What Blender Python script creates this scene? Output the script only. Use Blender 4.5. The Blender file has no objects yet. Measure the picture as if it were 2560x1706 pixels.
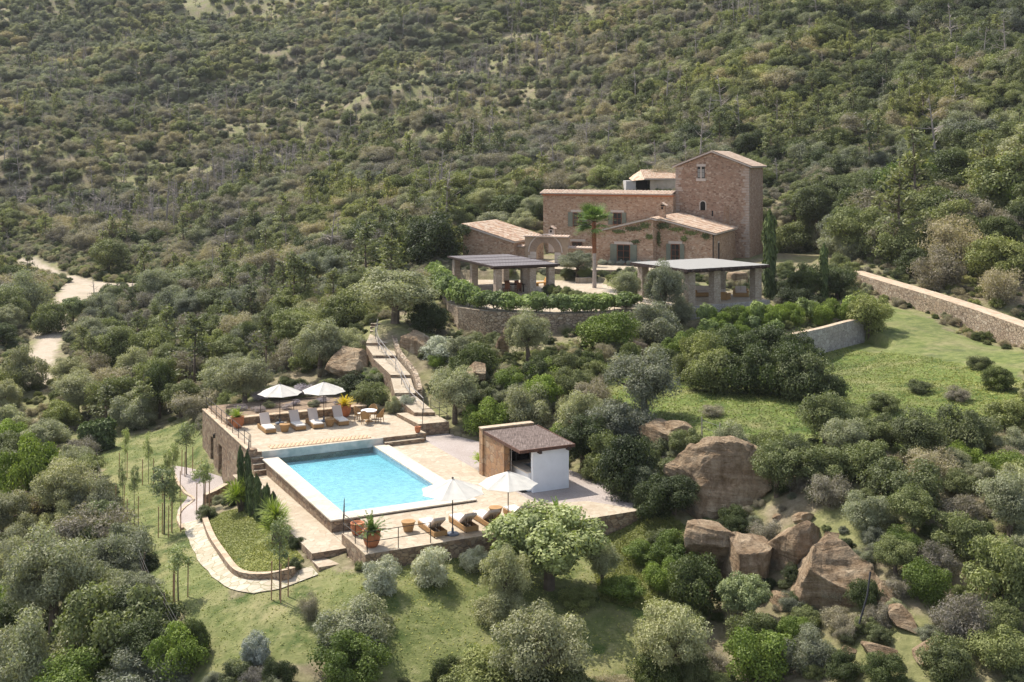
import bpy, math, random
import numpy as np
R = math.radians
S = bpy.context.scene
COL = S.collection
# ---------------------------------------------------------------- camera
F = 2900.0; YH = 405.0; H = 17.7; PW, PH = 2560.0, 1706.0
cam_d = bpy.data.cameras.new("Camera"); cam = bpy.data.objects.new("Camera", cam_d); COL.objects.link(cam)
cam.location = (0, 0, H); cam.rotation_euler = (R(90), 0, 0)
cam_d.sensor_width = 36; cam_d.sensor_fit = 'HORIZONTAL'; cam_d.lens = F/PW*36
cam_d.shift_y = -(PH/2-YH)/PW; cam_d.clip_start = .5; cam_d.clip_end = 3000
S.camera = cam
# ---------------------------------------------------------------- sky and sun
SUN_EL, SUN_DIR = 54.0, (-.69, .72)
wd = bpy.data.worlds.new("World"); S.world = wd; wd.use_nodes = True
nt = wd.node_tree; bg = nt.nodes['Background']
sky = nt.nodes.new('ShaderNodeTexSky'); sky.sky_type = 'NISHITA'; sky.sun_disc = False
sky.sun_elevation = R(SUN_EL); sky.sun_rotation = math.atan2(SUN_DIR[0], SUN_DIR[1]); sky.air_density = 1.0; sky.dust_density = 2.0
hsv = nt.nodes.new('ShaderNodeHueSaturation'); hsv.inputs['Saturation'].default_value = .62; nt.links.new(sky.outputs[0], hsv.inputs['Color']); nt.links.new(hsv.outputs[0], bg.inputs[0]); bg.inputs[1].default_value = .15
ld = bpy.data.lights.new("Sun", 'SUN'); ld.energy = 4.1; ld.angle = R(.53); ld.color = (1, .93, .82)
sun = bpy.data.objects.new("Sun", ld); COL.objects.link(sun)
_h = math.hypot(*SUN_DIR); _c = math.cos(R(SUN_EL))
from mathutils import Vector, Matrix, noise as mnoise
sun.rotation_euler = Vector((SUN_DIR[0]/_h*_c, SUN_DIR[1]/_h*_c, math.sin(R(SUN_EL)))).to_track_quat('Z', 'Y').to_euler()
sun.location = (-60, 80, 120)
S.view_settings.view_transform = 'Standard'; S.view_settings.look = 'None'; S.view_settings.gamma = 1
S.view_settings.exposure = .74
S.render.engine = 'CYCLES'; S.cycles.max_bounces = 6; S.cycles.transparent_max_bounces = 12
S.cycles.diffuse_bounces = 3; S.cycles.glossy_bounces = 2; S.cycles.transmission_bounces = 4; S.cycles.volume_bounces = 0
try:
    S.cycles.use_denoising = True
except Exception: pass
# ---------------------------------------------------------------- helpers
def tag(o, label=None, cat=None, group=None, kind=None):
    if label: o['label'] = label
    if cat: o['category'] = cat
    if group: o['group'] = group
    if kind: o['kind'] = kind
    return o
def empty(name, loc, label=None, cat=None, group=None, rz=0):
    o = bpy.data.objects.new(name, None); COL.objects.link(o)
    o.empty_display_size = .2; o.location = loc; o.rotation_euler = (0, 0, rz)
    return tag(o, label, cat, group)
UO = (-14.08, 69.3); UU = (.894, .448); UV = (.448, -.894)
def W(u, v, z=0.0):
    return (UO[0]+u*UU[0]+v*UV[0], UO[1]+u*UU[1]+v*UV[1], z)
UANG = math.atan2(UU[1], UU[0])
def px(p, q, Z):
    d = (H-Z)*F/(q-YH); return ((p-1280)/F*d, d, Z)
def pd(p, q, d):
    return ((p-1280)/F*d, d, H-(q-YH)*d/F)
class MB:
    def __init__(s): s.v = []; s.f = []; s.m = []
    def add(s, vs, fs, m=0):
        b = len(s.v); s.v += [tuple(x) for x in vs]
        for f in fs: s.f.append([b+i for i in f]); s.m.append(m)
        return s
    def prism(s, poly, z0, z1, m=0, mt=None):
        """poly: list of (x,y) counter-clockwise or not; z0,z1 numbers or lists"""
        n = len(poly); a = sum(poly[i][0]*poly[(i+1) % n][1]-poly[(i+1) % n][0]*poly[i][1] for i in range(n))
        idx = list(range(n)) if a > 0 else list(range(n))[::-1]
        zb = z0 if isinstance(z0, (list, tuple)) else [z0]*n; zt = z1 if isinstance(z1, (list, tuple)) else [z1]*n
        vs = [(poly[i][0], poly[i][1], zb[i]) for i in idx]+[(poly[i][0], poly[i][1], zt[i]) for i in idx]
        s.add(vs, [[n-1-i for i in range(n)]], m); b = len(s.v)-2*n
        s.f.append([b+n+i for i in range(n)]); s.m.append(m if mt is None else mt)
        for i in range(n):
            j = (i+1) % n; s.f.append([b+i, b+j, b+n+j, b+n+i]); s.m.append(m)
        return s
    def box(s, c, sz, rz=0, m=0, rx=0, ry=0):
        M = Matrix.Rotation(rz, 3, 'Z') @ Matrix.Rotation(ry, 3, 'Y') @ Matrix.Rotation(rx, 3, 'X')
        vs = [Vector(c)+M @ Vector((x*sz[0]/2, y*sz[1]/2, z*sz[2]/2)) for z in (-1, 1) for y in (-1, 1) for x in (-1, 1)]
        return s.add(vs, [(0, 2, 3, 1), (4, 5, 7, 6), (0, 1, 5, 4), (2, 6, 7, 3), (0, 4, 6, 2), (1, 3, 7, 5)], m)
    def ubox(s, u0, u1, v0, v1, z0, z1, m=0, mt=None):
        return s.prism([W(u0, v0)[:2], W(u1, v0)[:2], W(u1, v1)[:2], W(u0, v1)[:2]], z0, z1, m, mt)
    def tube(s, p, q, r0, r1=None, n=6, m=0, cap=True):
        p = Vector(p); q = Vector(q); r1 = r0 if r1 is None else r1
        d = (q-p); d.normalize(); a = d.orthogonal().normalized(); b = d.cross(a)
        vs = [p+(a*math.cos(2*math.pi*i/n)+b*math.sin(2*math.pi*i/n))*r0 for i in range(n)]
        vs += [q+(a*math.cos(2*math.pi*i/n)+b*math.sin(2*math.pi*i/n))*r1 for i in range(n)]
        fs = [(i, (i+1) % n, n+(i+1) % n, n+i) for i in range(n)]
        if cap: fs += [tuple(range(n))[::-1], tuple(range(n, 2*n))]
        return s.add(vs, fs, m)
    def path(s, pts, r, n=6, m=0):
        for i in range(len(pts)-1):
            r0 = r if not isinstance(r, (list, tuple)) else r[i]; r1 = r if not isinstance(r, (list, tuple)) else r[i+1]
            s.tube(pts[i], pts[i+1], r0, r1, n, m)
        return s
    def lathe(s, prof, c=(0, 0, 0), n=24, m=0, capb=True, capt=False):
        vs = []; fs = []; k = len(prof)
        for r, z in prof:
            for i in range(n):
                a = 2*math.pi*i/n; vs.append((c[0]+r*math.cos(a), c[1]+r*math.sin(a), c[2]+z))
        for j in range(k-1):
            for i in range(n):
                fs.append((j*n+i, j*n+(i+1) % n, (j+1)*n+(i+1) % n, (j+1)*n+i))
        if capb: fs.append(tuple(range(n))[::-1])
        if capt: fs.append(tuple(range((k-1)*n, k*n)))
        return s.add(vs, fs, m)
    def build(s, name, mats, parent=None, loc=None, smooth=False, bevel=0):
        if not isinstance(mats, (list, tuple)): mats = [mats]
        me = bpy.data.meshes.new(name)
        if isinstance(loc, str): o0 = Vector((0, 0, 0))
        elif parent is not None and loc is None:
            o0 = Vector((0, 0, 0)); q_ = parent
            while q_ is not None: o0 = o0+q_.location; q_ = q_.parent
        else: o0 = Vector(loc or (0, 0, 0))
        me.from_pydata([(x[0]-o0.x, x[1]-o0.y, x[2]-o0.z) for x in s.v], [], s.f)
        for mt in mats: me.materials.append(mt)
        me.polygons.foreach_set('material_index', s.m)
        if smooth: me.polygons.foreach_set('use_smooth', [True]*len(s.f))
        me.update()
        o = bpy.data.objects.new(name, me); COL.objects.link(o)
        if parent is not None: o.parent = parent
        else: o.location = o0
        if bevel:
            b = o.modifiers.new('bevel', 'BEVEL'); b.width = bevel; b.segments = 2; b.limit_method = 'ANGLE'
        return o
def copy_tree(o, parent=None, loc=None, rz=None, sc=None, label=None, group=None):
    c = o.copy(); COL.objects.link(c)
    if parent is not None: c.parent = parent
    if loc is not None: c.location = loc
    if rz is not None: c.rotation_euler = (o.rotation_euler[0], o.rotation_euler[1], rz)
    if sc is not None: c.scale = (sc, sc, sc) if not isinstance(sc, (tuple, list)) else sc
    if label: c['label'] = label
    if group: c['group'] = group
    for ch in list(o.children): copy_tree(ch, c)
    return c
# ---------------------------------------------------------------- materials
class NT:
    def __init__(s, name):
        s.m = bpy.data.materials.new(name); s.m.use_nodes = True; s.t = s.m.node_tree; s.n = s.t.nodes
        s.b = s.n['Principled BSDF']; s.out = s.n['Material Output']; s.b.inputs['Roughness'].default_value = .8
        try: s.b.inputs['Specular IOR Level'].default_value = .25
        except Exception: pass
    def new(s, t, **k):
        n = s.n.new(t)
        for a, b in k.items():
            if a.startswith('i_'): n.inputs[a[2:].replace('_', ' ')].default_value = b
            else: setattr(n, a, b)
        return n
    def l(s, a, b): s.t.links.new(a, b)
    def coord(s, scale=(1, 1, 1), which='Object', rot=(0, 0, 0)):
        tc = s.new('ShaderNodeTexCoord'); mp = s.new('ShaderNodeMapping')
        mp.inputs['Scale'].default_value = scale; mp.inputs['Rotation'].default_value = rot
        s.l(tc.outputs[which], mp.inputs[0]); return mp.outputs[0]
    def noise(s, vec, scale, detail=4, rough=.55):
        n = s.new('ShaderNodeTexNoise', i_Scale=scale, i_Detail=detail, i_Roughness=rough); s.l(vec, n.inputs['Vector']); return n.outputs['Fac']
    def vor(s, vec, scale, feature='F1', rnd=1.0):
        n = s.new('ShaderNodeTexVoronoi', feature=feature); n.inputs['Scale'].default_value = scale
        n.inputs['Randomness'].default_value = rnd; s.l(vec, n.inputs['Vector']); return n
    def ramp(s, fac, stops, interp='LINEAR'):
        n = s.new('ShaderNodeValToRGB'); n.color_ramp.interpolation = interp; e = n.color_ramp.elements
        e[0].position = stops[0][0]; e[0].color = (*stops[0][1], 1); e[1].position = stops[-1][0]; e[1].color = (*stops[-1][1], 1)
        for p, c in stops[1:-1]:
            x = e.new(p); x.color = (*c, 1)
        s.l(fac, n.inputs[0]); return n.outputs[0]
    def mix(s, fac, a, b, mode='MIX'):
        n = s.new('ShaderNodeMix', data_type='RGBA', blend_type=mode)
        for i, x in ((0, fac), (6, a), (7, b)):
            if isinstance(x, (int, float)): n.inputs[i].default_value = x
            elif isinstance(x, tuple): n.inputs[i].default_value = (*x, 1)
            else: s.l(x, n.inputs[i])
        return n.outputs[2]
    def math(s, op, a, b=0.0, clamp=False):
        n = s.new('ShaderNodeMath', operation=op, use_clamp=clamp)
        for i, x in ((0, a), (1, b)):
            if isinstance(x, (int, float)): n.inputs[i].default_value = x
            else: s.l(x, n.inputs[i])
        return n.outputs[0]
    def bump(s, h, strength=.5, dist=.05):
        n = s.new('ShaderNodeBump', i_Strength=strength, i_Distance=dist); s.l(h, n.inputs['Height']); s.l(n.outputs[0], s.b.inputs['Normal']); return n
    def col(s, c):
        if isinstance(c, tuple): s.b.inputs['Base Color'].default_value = (*c, 1)
        else: s.l(c, s.b.inputs['Base Color'])
        return s.m
def g(c, k): return tuple(min(1, x*k) for x in c)
def plain(name, c, rough=.7, var=.15, scale=6, bump=.2, metal=0):
    t = NT(name); v = t.coord(); n = t.noise(v, scale, 5); t.b.inputs['Roughness'].default_value = rough; t.b.inputs['Metallic'].default_value = metal
    t.col(t.ramp(n, [(.3, g(c, 1-var)), (.7, g(c, 1+var))]))
    if bump: t.bump(t.noise(v, scale*4, 4), bump, .01)
    return t.m
def stone(name, cols, mortar, scale=3.2, zs=1.7, joint=.05, depth=.04, stain=.35):
    t = NT(name); v0 = t.coord((1, 1, zs)); nv = t.new('ShaderNodeTexNoise', i_Scale=scale*1.1, i_Detail=2.0); t.l(v0, nv.inputs['Vector'])
    v = t.mix(.06, v0, nv.outputs['Color'], 'LINEAR_LIGHT')
    a = t.vor(v, scale); e = t.vor(v, scale, 'DISTANCE_TO_EDGE')
    sep = t.new('ShaderNodeSeparateColor'); t.l(a.outputs['Color'], sep.inputs[0])
    st = [(i/(len(cols)-1), c) for i, c in enumerate(cols)]
    c = t.ramp(sep.outputs[0], st)
    fine = t.noise(v0, 14, 5); big = t.noise(t.coord(), .5, 4)
    c = t.mix(.35, c, t.ramp(fine, [(.3, (.35, .35, .35)), (.7, (1, 1, 1))]), 'MULTIPLY')
    c = t.mix(stain, c, t.ramp(big, [(.35, (.6, .55, .5)), (.65, (1.0, 1.0, 1.0))]), 'MULTIPLY')
    ed = t.math('SMOOTH_MIN', t.math('DIVIDE', e.outputs['Distance'], joint), 1.0)
    edc = t.math('MINIMUM', t.math('DIVIDE', e.outputs['Distance'], joint), 1.0)
    t.col(t.mix(edc, mortar, c)); h = t.math('ADD', t.math('MULTIPLY', edc, 1.0), t.math('MULTIPLY', fine, .35))
    h = t.math('ADD', h, t.math('MULTIPLY', sep.outputs[1], .5))
    t.bump(h, 1.0, depth); t.b.inputs['Roughness'].default_value = .9
    return t.m
def flag(name, cols, joint, scale=1.6, jw=.03):
    t = NT(name); v0 = t.coord((1, 1, .01)); nv = t.new('ShaderNodeTexNoise', i_Scale=2.0, i_Detail=2.0); t.l(v0, nv.inputs['Vector'])
    v = t.mix(.07, v0, nv.outputs['Color'], 'LINEAR_LIGHT')
    a = t.vor(v, scale); e = t.vor(v, scale, 'DISTANCE_TO_EDGE')
    sep = t.new('ShaderNodeSeparateColor'); t.l(a.outputs['Color'], sep.inputs[0])
    c = t.ramp(sep.outputs[0], [(i/(len(cols)-1), k) for i, k in enumerate(cols)])
    n1 = t.noise(v0, 5, 6, .65); n2 = t.noise(v0, .35, 4)
    c = t.mix(.45, c, t.ramp(n1, [(.32, (.55, .5, .44)), (.68, (1, 1, 1))]), 'MULTIPLY')
    c = t.mix(.6, c, t.ramp(n2, [(.35, (.84, .80, .74)), (.65, (1, 1, 1))]), 'MULTIPLY')
    ed = t.math('MINIMUM', t.math('DIVIDE', e.outputs['Distance'], jw), 1.0)
    t.col(t.mix(ed, joint, c)); t.bump(t.math('ADD', ed, t.math('MULTIPLY', n1, .5)), .6, .015)
    t.b.inputs['Roughness'].default_value = .85
    return t.m
M = {}
M['rubble'] = stone('rubble_stone', [(.30, .20, .13), (.42, .31, .21), (.22, .15, .11), (.48, .38, .27), (.34, .22, .14)], (.20, .15, .11), 3.6, 1.6)
M['house'] = stone('house_stone', [(.49, .305, .20), (.57, .39, .27), (.33, .195, .125), (.66, .51, .38), (.46, .28, .18)], (.52, .36, .25), 4.0, 1.7, .08, .03)
M['tower'] = stone('tower_stone', [(.40, .245, .17), (.47, .315, .225), (.27, .165, .115), (.60, .46, .35), (.38, .225, .155)], (.42, .285, .205), 3.6, 1.6, .08, .03)
M['dry'] = stone('dry_stone', [(.40, .30, .21), (.50, .40, .29), (.32, .24, .17), (.56, .47, .36)], (.12, .09, .06), 3.0, 1.5, .08, .06)
M['grey'] = stone('grey_stone', [(.44, .41, .39), (.52, .49, .46), (.38, .35, .34), (.56, .53, .5)], (.20, .18, .17), 2.6, 1.3, .05, .03)
M['pillar'] = stone('pillar_stone', [(.50, .42, .34), (.40, .33, .27), (.56, .48, .4), (.36, .28, .22)], (.28, .23, .18), 5.0, 2.2, .06, .02)
M['cabin_stone'] = stone('cabin_stone', [(.42, .24, .13), (.52, .33, .19), (.34, .19, .11), (.5, .36, .24)], (.30, .2, .13), 2.4, 1.2, .05, .03)
M['flag'] = flag('flagstone', [(.45, .385, .30), (.50, .44, .345), (.42, .35, .265), (.53, .47, .38)], (.33, .26, .185), 2.5, .035)
M['flag2'] = flag('flagstone_path', [(.47, .42, .33), (.53, .48, .39), (.42, .36, .27), (.54, .50, .42)], (.20, .19, .10), 1.9, .05)
M['coping'] = flag('pool_coping', [(.60, .55, .46), (.64, .60, .52), (.58, .52, .43)], (.48, .41, .32), 1.1, .012)
M['cap'] = flag('wall_cap', [(.50, .40, .29), (.56, .46, .35), (.45, .34, .24)], (.3, .22, .15), 2.2, .03)
M['white'] = plain('white_render', (.74, .75, .78), .8, .05, 2, .15)
M['iron'] = plain('dark_iron', (.05, .045, .042), .5, .2, 10, 0, .4)
M['iron_l'] = plain('pale_iron', (.30, .28, .27), .5, .2, 10, 0, .5)
M['darkwood'] = plain('dark_wood', (.045, .028, .024), .7, .3, 8)
M['redwood'] = plain('red_wood', (.20, .075, .035), .6, .25, 8)
M['wood'] = plain('weathered_wood', (.30, .22, .15), .8, .25, 8)
M['stake'] = plain('stake_wood', (.36, .22, .13), .8, .2, 6)
M['bark'] = plain('bark', (.13, .10, .075), .9, .35, 5, .6)
M['deadwood'] = plain('dead_wood', (.30, .26, .23), .9, .25, 4, .3)
M['terra'] = plain('terracotta', (.42, .16, .075), .75, .15, 4, .1)
M['shutter'] = plain('green_shutter', (.19, .20, .155), .6, .1, 3, .05)
M['lintel'] = plain('pale_lintel', (.52, .44, .38), .8, .08, 3, .1)
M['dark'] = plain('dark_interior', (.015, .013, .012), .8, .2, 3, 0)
M['cream'] = plain('cream_counter', (.6, .52, .42), .6, .06, 3, .05)
M['linen'] = plain('curtain_linen', (.26, .25, .23), .9, .1, 5, .1)
t = NT('window_glass'); t.b.inputs['Roughness'].default_value = .08; t.b.inputs['Specular IOR Level'].default_value = .6; M['glass'] = t.col((.02, .022, .022))
t = NT('mattress_fabric'); t.col(t.ramp(t.noise(t.coord(), 30, 3), [(.3, (.70, .65, .58)), (.7, (.80, .75, .68))])); M['fabric'] = t.m
t = NT('grey_and_shaded_fabric'); t.col(t.ramp(t.noise(t.coord(), 30, 3), [(.3, (.50, .41, .36)), (.7, (.58, .49, .43))])); M['grey_shaded_fab'] = t.m  # grey sofa cloth; on lounger backs this colour paints in their shade
t = NT('umbrella_canvas'); vv = t.coord(); t.col(t.ramp(t.noise(vv, 2.5, 4), [(.3, (.62, .60, .55)), (.7, (.72, .70, .65))])); t.bump(t.noise(vv, 3, 3), .35, .05)
tr = t.new('ShaderNodeBsdfTranslucent'); tr.inputs[0].default_value = (.78, .74, .66, 1); mx = t.new('ShaderNodeMixShader'); mx.inputs[0].default_value = .3
t.l(t.b.outputs[0], mx.inputs[1]); t.l(tr.outputs[0], mx.inputs[2]); t.l(mx.outputs[0], t.out.inputs[0]); M['canvas'] = t.m
t = NT('wicker'); v = t.coord(); w1 = t.new('ShaderNodeTexWave', i_Scale=22.0, i_Distortion=1.5); t.l(v, w1.inputs['Vector'])
w2 = t.new('ShaderNodeTexWave', i_Scale=22.0, i_Distortion=1.5, bands_direction='Z'); t.l(v, w2.inputs['Vector'])
k = t.math('MULTIPLY', w1.outputs['Fac'], w2.outputs['Fac']); t.col(t.ramp(k, [(.0, (.30, .17, .07)), (.6, (.48, .30, .14))])); t.bump(k, .5, .01); M['wicker'] = t.m
# barrel tiles
def tilemat(name, cs):
    t = NT(name); v = t.coord((3.6, 2.4, .01)); a = t.vor(v, 1.0, 'F1', .25); sep = t.new('ShaderNodeSeparateColor'); t.l(a.outputs['Color'], sep.inputs[0])
    c = t.ramp(sep.outputs[0], [(i/(len(cs)-1), k) for i, k in enumerate(cs)])
    c = t.mix(.5, c, t.ramp(t.noise(t.coord(), 2.5, 6, .7), [(.35, (.45, .42, .38)), (.62, (1, 1, 1))]), 'MULTIPLY')
    t.b.inputs['Roughness'].default_value = .85; return t.col(c)
M['tiles'] = tilemat('roof_tiles', [(.46, .30, .20), (.60, .47, .35), (.40, .23, .15), (.62, .53, .42), (.50, .31, .2)])
M['tiles2'] = tilemat('pale_roof_tiles', [(.50, .36, .27), (.58, .47, .37), (.45, .31, .23), (.55, .45, .36)])
# slatted panels
def slats(name, c1, c2, gap, scale, axis='X', nz=3.0):
    t = NT(name); v = t.coord(); w = t.new('ShaderNodeTexWave', i_Scale=scale, i_Distortion=.4, bands_direction=axis); w.inputs['Detail'].default_value = 2
    t.l(v, w.inputs['Vector']); n = t.noise(v, nz, 6, .7); c = t.mix(n, c1, c2)
    f = t.ramp(w.outputs['Fac'], [(.0, (0, 0, 0)), (.18, (1, 1, 1))]); t.col(t.mix(f, gap, c)); t.bump(w.outputs['Fac'], .5, .03); t.b.inputs['Roughness'].default_value = .75
    return t.m
M['slat_dark'] = slats('dark_slat_roof', (.10, .088, .095), (.19, .17, .175), (.04, .035, .04), 2.2)
M['slat_pale'] = slats('pale_board_roof', (.22, .215, .20), (.38, .37, .35), (.09, .085, .08), .55, 'Y')
t = NT('brushwood_roof'); v = t.coord((1, 1, 1), 'Object', (0, 0, -UANG)); a = t.noise(t.coord((14, .8, 1), 'Object', (0, 0, -UANG)), 1.6, 6, .75); b = t.noise(t.coord(), 3.0, 6, .75)
c = t.ramp(a, [(.32, (.045, .032, .028)), (.5, (.15, .11, .095)), (.68, (.32, .26, .23))]); c = t.mix(.7, c, t.ramp(b, [(.35, (.4, .36, .34)), (.62, (1, 1, 1))]), 'MULTIPLY'); t.col(c); t.bump(a, .8, .04); M['brush'] = t.m
M['boards'] = slats('deck_boards', (.42, .28, .17), (.56, .42, .28), (.2, .13, .08), 1.3)
# rock
t = NT('sandstone_rock'); v = t.coord(); n1 = t.noise(v, .55, 9, .68); n2 = t.noise(t.coord((1.6, 1.6, .28), 'Object', (.15, .1, 0)), 1.5, 8, .7); n3 = t.noise(v, 5, 9, .75); n4 = t.noise(t.coord((.35, .35, 3.2), 'Object', (.35, .2, 0)), 1.1, 8, .65)
c = t.ramp(n1, [(.32, (.32, .23, .15)), (.5, (.46, .35, .235)), (.68, (.60, .50, .36))]); c = t.mix(.6, c, t.ramp(n2, [(.38, (.42, .36, .28)), (.55, (1, 1, 1))]), 'MULTIPLY')
c = t.mix(.5, c, t.ramp(n4, [(.4, (.60, .51, .40)), (.58, (1, 1, 1))]), 'MULTIPLY'); c = t.mix(.5, c, t.ramp(n3, [(.35, (.38, .34, .29)), (.62, (1, 1, 1))]), 'MULTIPLY'); t.col(c)
vc = t.vor(t.mix(.25, t.coord((1, 1, .5)), t.new('ShaderNodeTexNoise', i_Scale=1.3).outputs['Color'], 'LINEAR_LIGHT'), .45, 'DISTANCE_TO_EDGE'); cr = t.math('MINIMUM', t.math('DIVIDE', vc.outputs['Distance'], .03), 1)
t.bump(t.math('ADD', t.math('MULTIPLY', n3, .9), t.math('ADD', t.math('MULTIPLY', n4, 1.4), t.math('MULTIPLY', cr, .25))), 1.0, .25); t.b.inputs['Roughness'].default_value = .95; M['rock'] = t.m
# leaves
def leafmat(name, c, c2, tr=.26, objvar=.35):
    t = NT(name); at = t.new('ShaderNodeAttribute', attribute_name='rnd'); oi = t.new('ShaderNodeObjectInfo')
    k = t.mix(at.outputs['Fac'], g(c, .85), c2); k2 = t.mix(oi.outputs['Random'], (1.3*(1-objvar), 1.3*(1-objvar), 1.3*(1-objvar*.9)), (1.3*(1+objvar*.6), 1.3*(1+objvar*.5), 1.3), 'MIX')
    gp_ = t.new('ShaderNodeNewGeometry').outputs['Position']; pn = t.noise(gp_, .035, 3, .6)
    k = t.mix(1.0, k, t.ramp(pn, [(.34, (.68, .72, .84)), (.5, (1, 1, 1)), (.66, (1.3, 1.22, 1.0))]), 'MULTIPLY'); k = t.mix(1.0, k, k2, 'MULTIPLY'); t.col(k); t.b.inputs['Roughness'].default_value = .6
    tl = t.new('ShaderNodeBsdfTranslucent'); t.l(t.mix(1.0, k, (1.15, 1.25, .6), 'MULTIPLY'), tl.inputs[0])
    mx = t.new('ShaderNodeMixShader'); mx.inputs[0].default_value = tr; t.l(t.b.outputs[0], mx.inputs[1]); t.l(tl.outputs[0], mx.inputs[2]); t.l(mx.outputs[0], t.out.inputs[0])
    return t.m
L = {}
L['olive'] = leafmat('olive_leaves', (.12, .13, .08), (.33, .34, .235))
L['dark'] = leafmat('dark_leaves', (.035, .05, .018), (.10, .125, .045))
L['bright'] = leafmat('bright_leaves', (.075, .12, .022), (.20, .26, .055))
L['mid'] = leafmat('mid_leaves', (.078, .098, .038), (.205, .225, .098))
L['pine'] = leafmat('pine_needles', (.115, .13, .06), (.22, .235, .12))
L['scrub'] = leafmat('scrub_twigs', (.165, .145, .115), (.32, .29, .235))
L['silver'] = leafmat('silver_leaves', (.24, .26, .20), (.44, .45, .38), .15, .15)
L['lavender'] = leafmat('lavender_spikes', (.22, .19, .22), (.34, .30, .34), .1, .15)
L['cypress'] = leafmat('cypress_leaves', (.045, .07, .025), (.14, .18, .07), .2)
L['yucca'] = leafmat('yucca_leaves', (.16, .23, .03), (.32, .38, .07))
L['cycad'] = leafmat('cycad_fronds', (.07, .12, .035), (.18, .26, .07))
L['cycady'] = leafmat('yellow_cycad_fronds', (.34, .28, .02), (.50, .38, .04))
L['palm'] = leafmat('palm_fronds', (.11, .18, .045), (.28, .38, .11))
L['hedge'] = leafmat('hedge_leaves', (.10, .145, .045), (.27, .33, .13))
L['fluffy'] = leafmat('fluffy_leaves', (.12, .15, .065), (.33, .37, .19))
L['grass'] = leafmat('grass_blades', (.15, .17, .05), (.27, .28, .09), .2)
# ---------------------------------------------------------------- terrain
CP = []
for p, q, z in [  # ground read off the photo: pixel and height above the pool terrace
 (480, 1110, -3.0), (560, 1215, -3.1), (480, 1180, -3.1), (430, 1060, -3.1), (330, 1120, -3.4), (330, 1250, -3.3), (300, 1400, -3.4), (400, 1330, -2.8), (470, 1290, -2.6),
 (500, 1350, -2.2), (560, 1430, -1.75), (600, 1470, -1.55), (700, 1455, -1.3), (790, 1440, -1.1), (640, 1350, -1.15), (560, 1300, -1.7), (590, 1260, -1.6),
 (720, 1400, -.95), (500, 1500, -2.0), (400, 1560, -2.7), (700, 1600, -1.9), (600, 1706, -2.8), (900, 1440, -.8), (1000, 1420, -.8), (1100, 1400, -.8), (1000, 1520, -1.3),
 (1000, 1700, -2.9), (1300, 1370, -.9), (1300, 1500, -1.6), (1400, 1700, -3.0), (1550, 1330, -.9), (1560, 1400, -1.4), (1650, 1500, -1.8), (1700, 1700, -3.2),
 (200, 1400, -4.6), (0, 1400, -5.4), (0, 1700, -5.8), (250, 1700, -4.8), (450, 1700, -3.6), (250, 1150, -4.2), (0, 1150, -5.2), (100, 1050, -4.4),
 (1640, 1270, 0), (1620, 1200, .3), (1500, 1130, .6), (1350, 1050, .9), (1250, 1070, .3), (1150, 1080, .2), (1100, 1010, 1.0),
 (1120, 960, 1.9), (1200, 900, 2.9), (1300, 1000, 1.8), (1250, 850, 3.4), (1000, 940, 1.8), (900, 900, 2.4), (980, 860, 3.9), (1050, 800, 4.3),
 (1400, 900, 3.2), (1500, 1000, 2.2), (1600, 1100, 1.5), (1500, 900, 3.4), (1700, 960, 2.9), (1800, 1020, 2.6), (1700, 1080, 2.1), (1950, 980, 3.0), (2100, 1000, 2.9), (2220, 920, 2.9),
 (1760, 1120, 1.9), (1900, 1120, 1.9), (2000, 1220, 1.3), (2100, 1300, .9), (2250, 1400, .3), (2300, 1100, 2.0), (2560, 1100, 2.2), (2400, 1250, 1.1), (2560, 1400, .4), (2400, 1500, -.5), (2560, 1700, -1.6), (2200, 1650, -1.8),
 (1850, 1340, -.7), (1950, 1430, -1.1), (2050, 1580, -1.9), (1900, 1650, -2.7), (2150, 1560, -1.3), (1750, 1290, -.3), (1660, 1290, -.3),
 (2400, 860, 3.6), (2560, 920, 3.5), (2130, 730, 5.3), (2350, 800, 4.3), (2560, 890, 3.7), (1900, 870, 2.9), (2150, 900, 2.6), (1700, 880, 3.2),
 (1400, 860, 3.4), (1360, 760, 5.0), (1470, 750, 5.15), (1130, 745, 5.1), (1200, 730, 5.15), (1300, 735, 5.2), (1420, 735, 5.2), (1500, 730, 5.3), (1600, 740, 5.35), (1800, 770, 5.0), (1950, 760, 5.0), (2000, 740, 5.2),
 (1350, 680, 5.8), (1500, 680, 5.9), (1650, 700, 5.8), (1900, 680, 6.2), (1950, 700, 5.9), (1300, 655, 6.3), (1450, 655, 6.3), (1600, 655, 6.3), (1750, 650, 6.3), (1870, 645, 6.4),
 (1150, 842, 3.0), (1190, 850, 2.9), (2000, 790, 4.72), (1900, 800, 4.65), (2080, 790, 4.72),
 (1020, 700, 5.7), (950, 800, 4.9), (1060, 660, 6.4), (1100, 620, 7.0),
 (850, 830, 2.6), (800, 900, 1.9), (850, 950, 1.3), (700, 985, .9), (600, 1000, .8), (530, 1010, -1.2), (450, 1020, -2.9), (380, 1010, -3.0), (850, 1000, 1.0), (950, 1000, .9),
 ]:
    CP.append(px(p, q, z))
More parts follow.
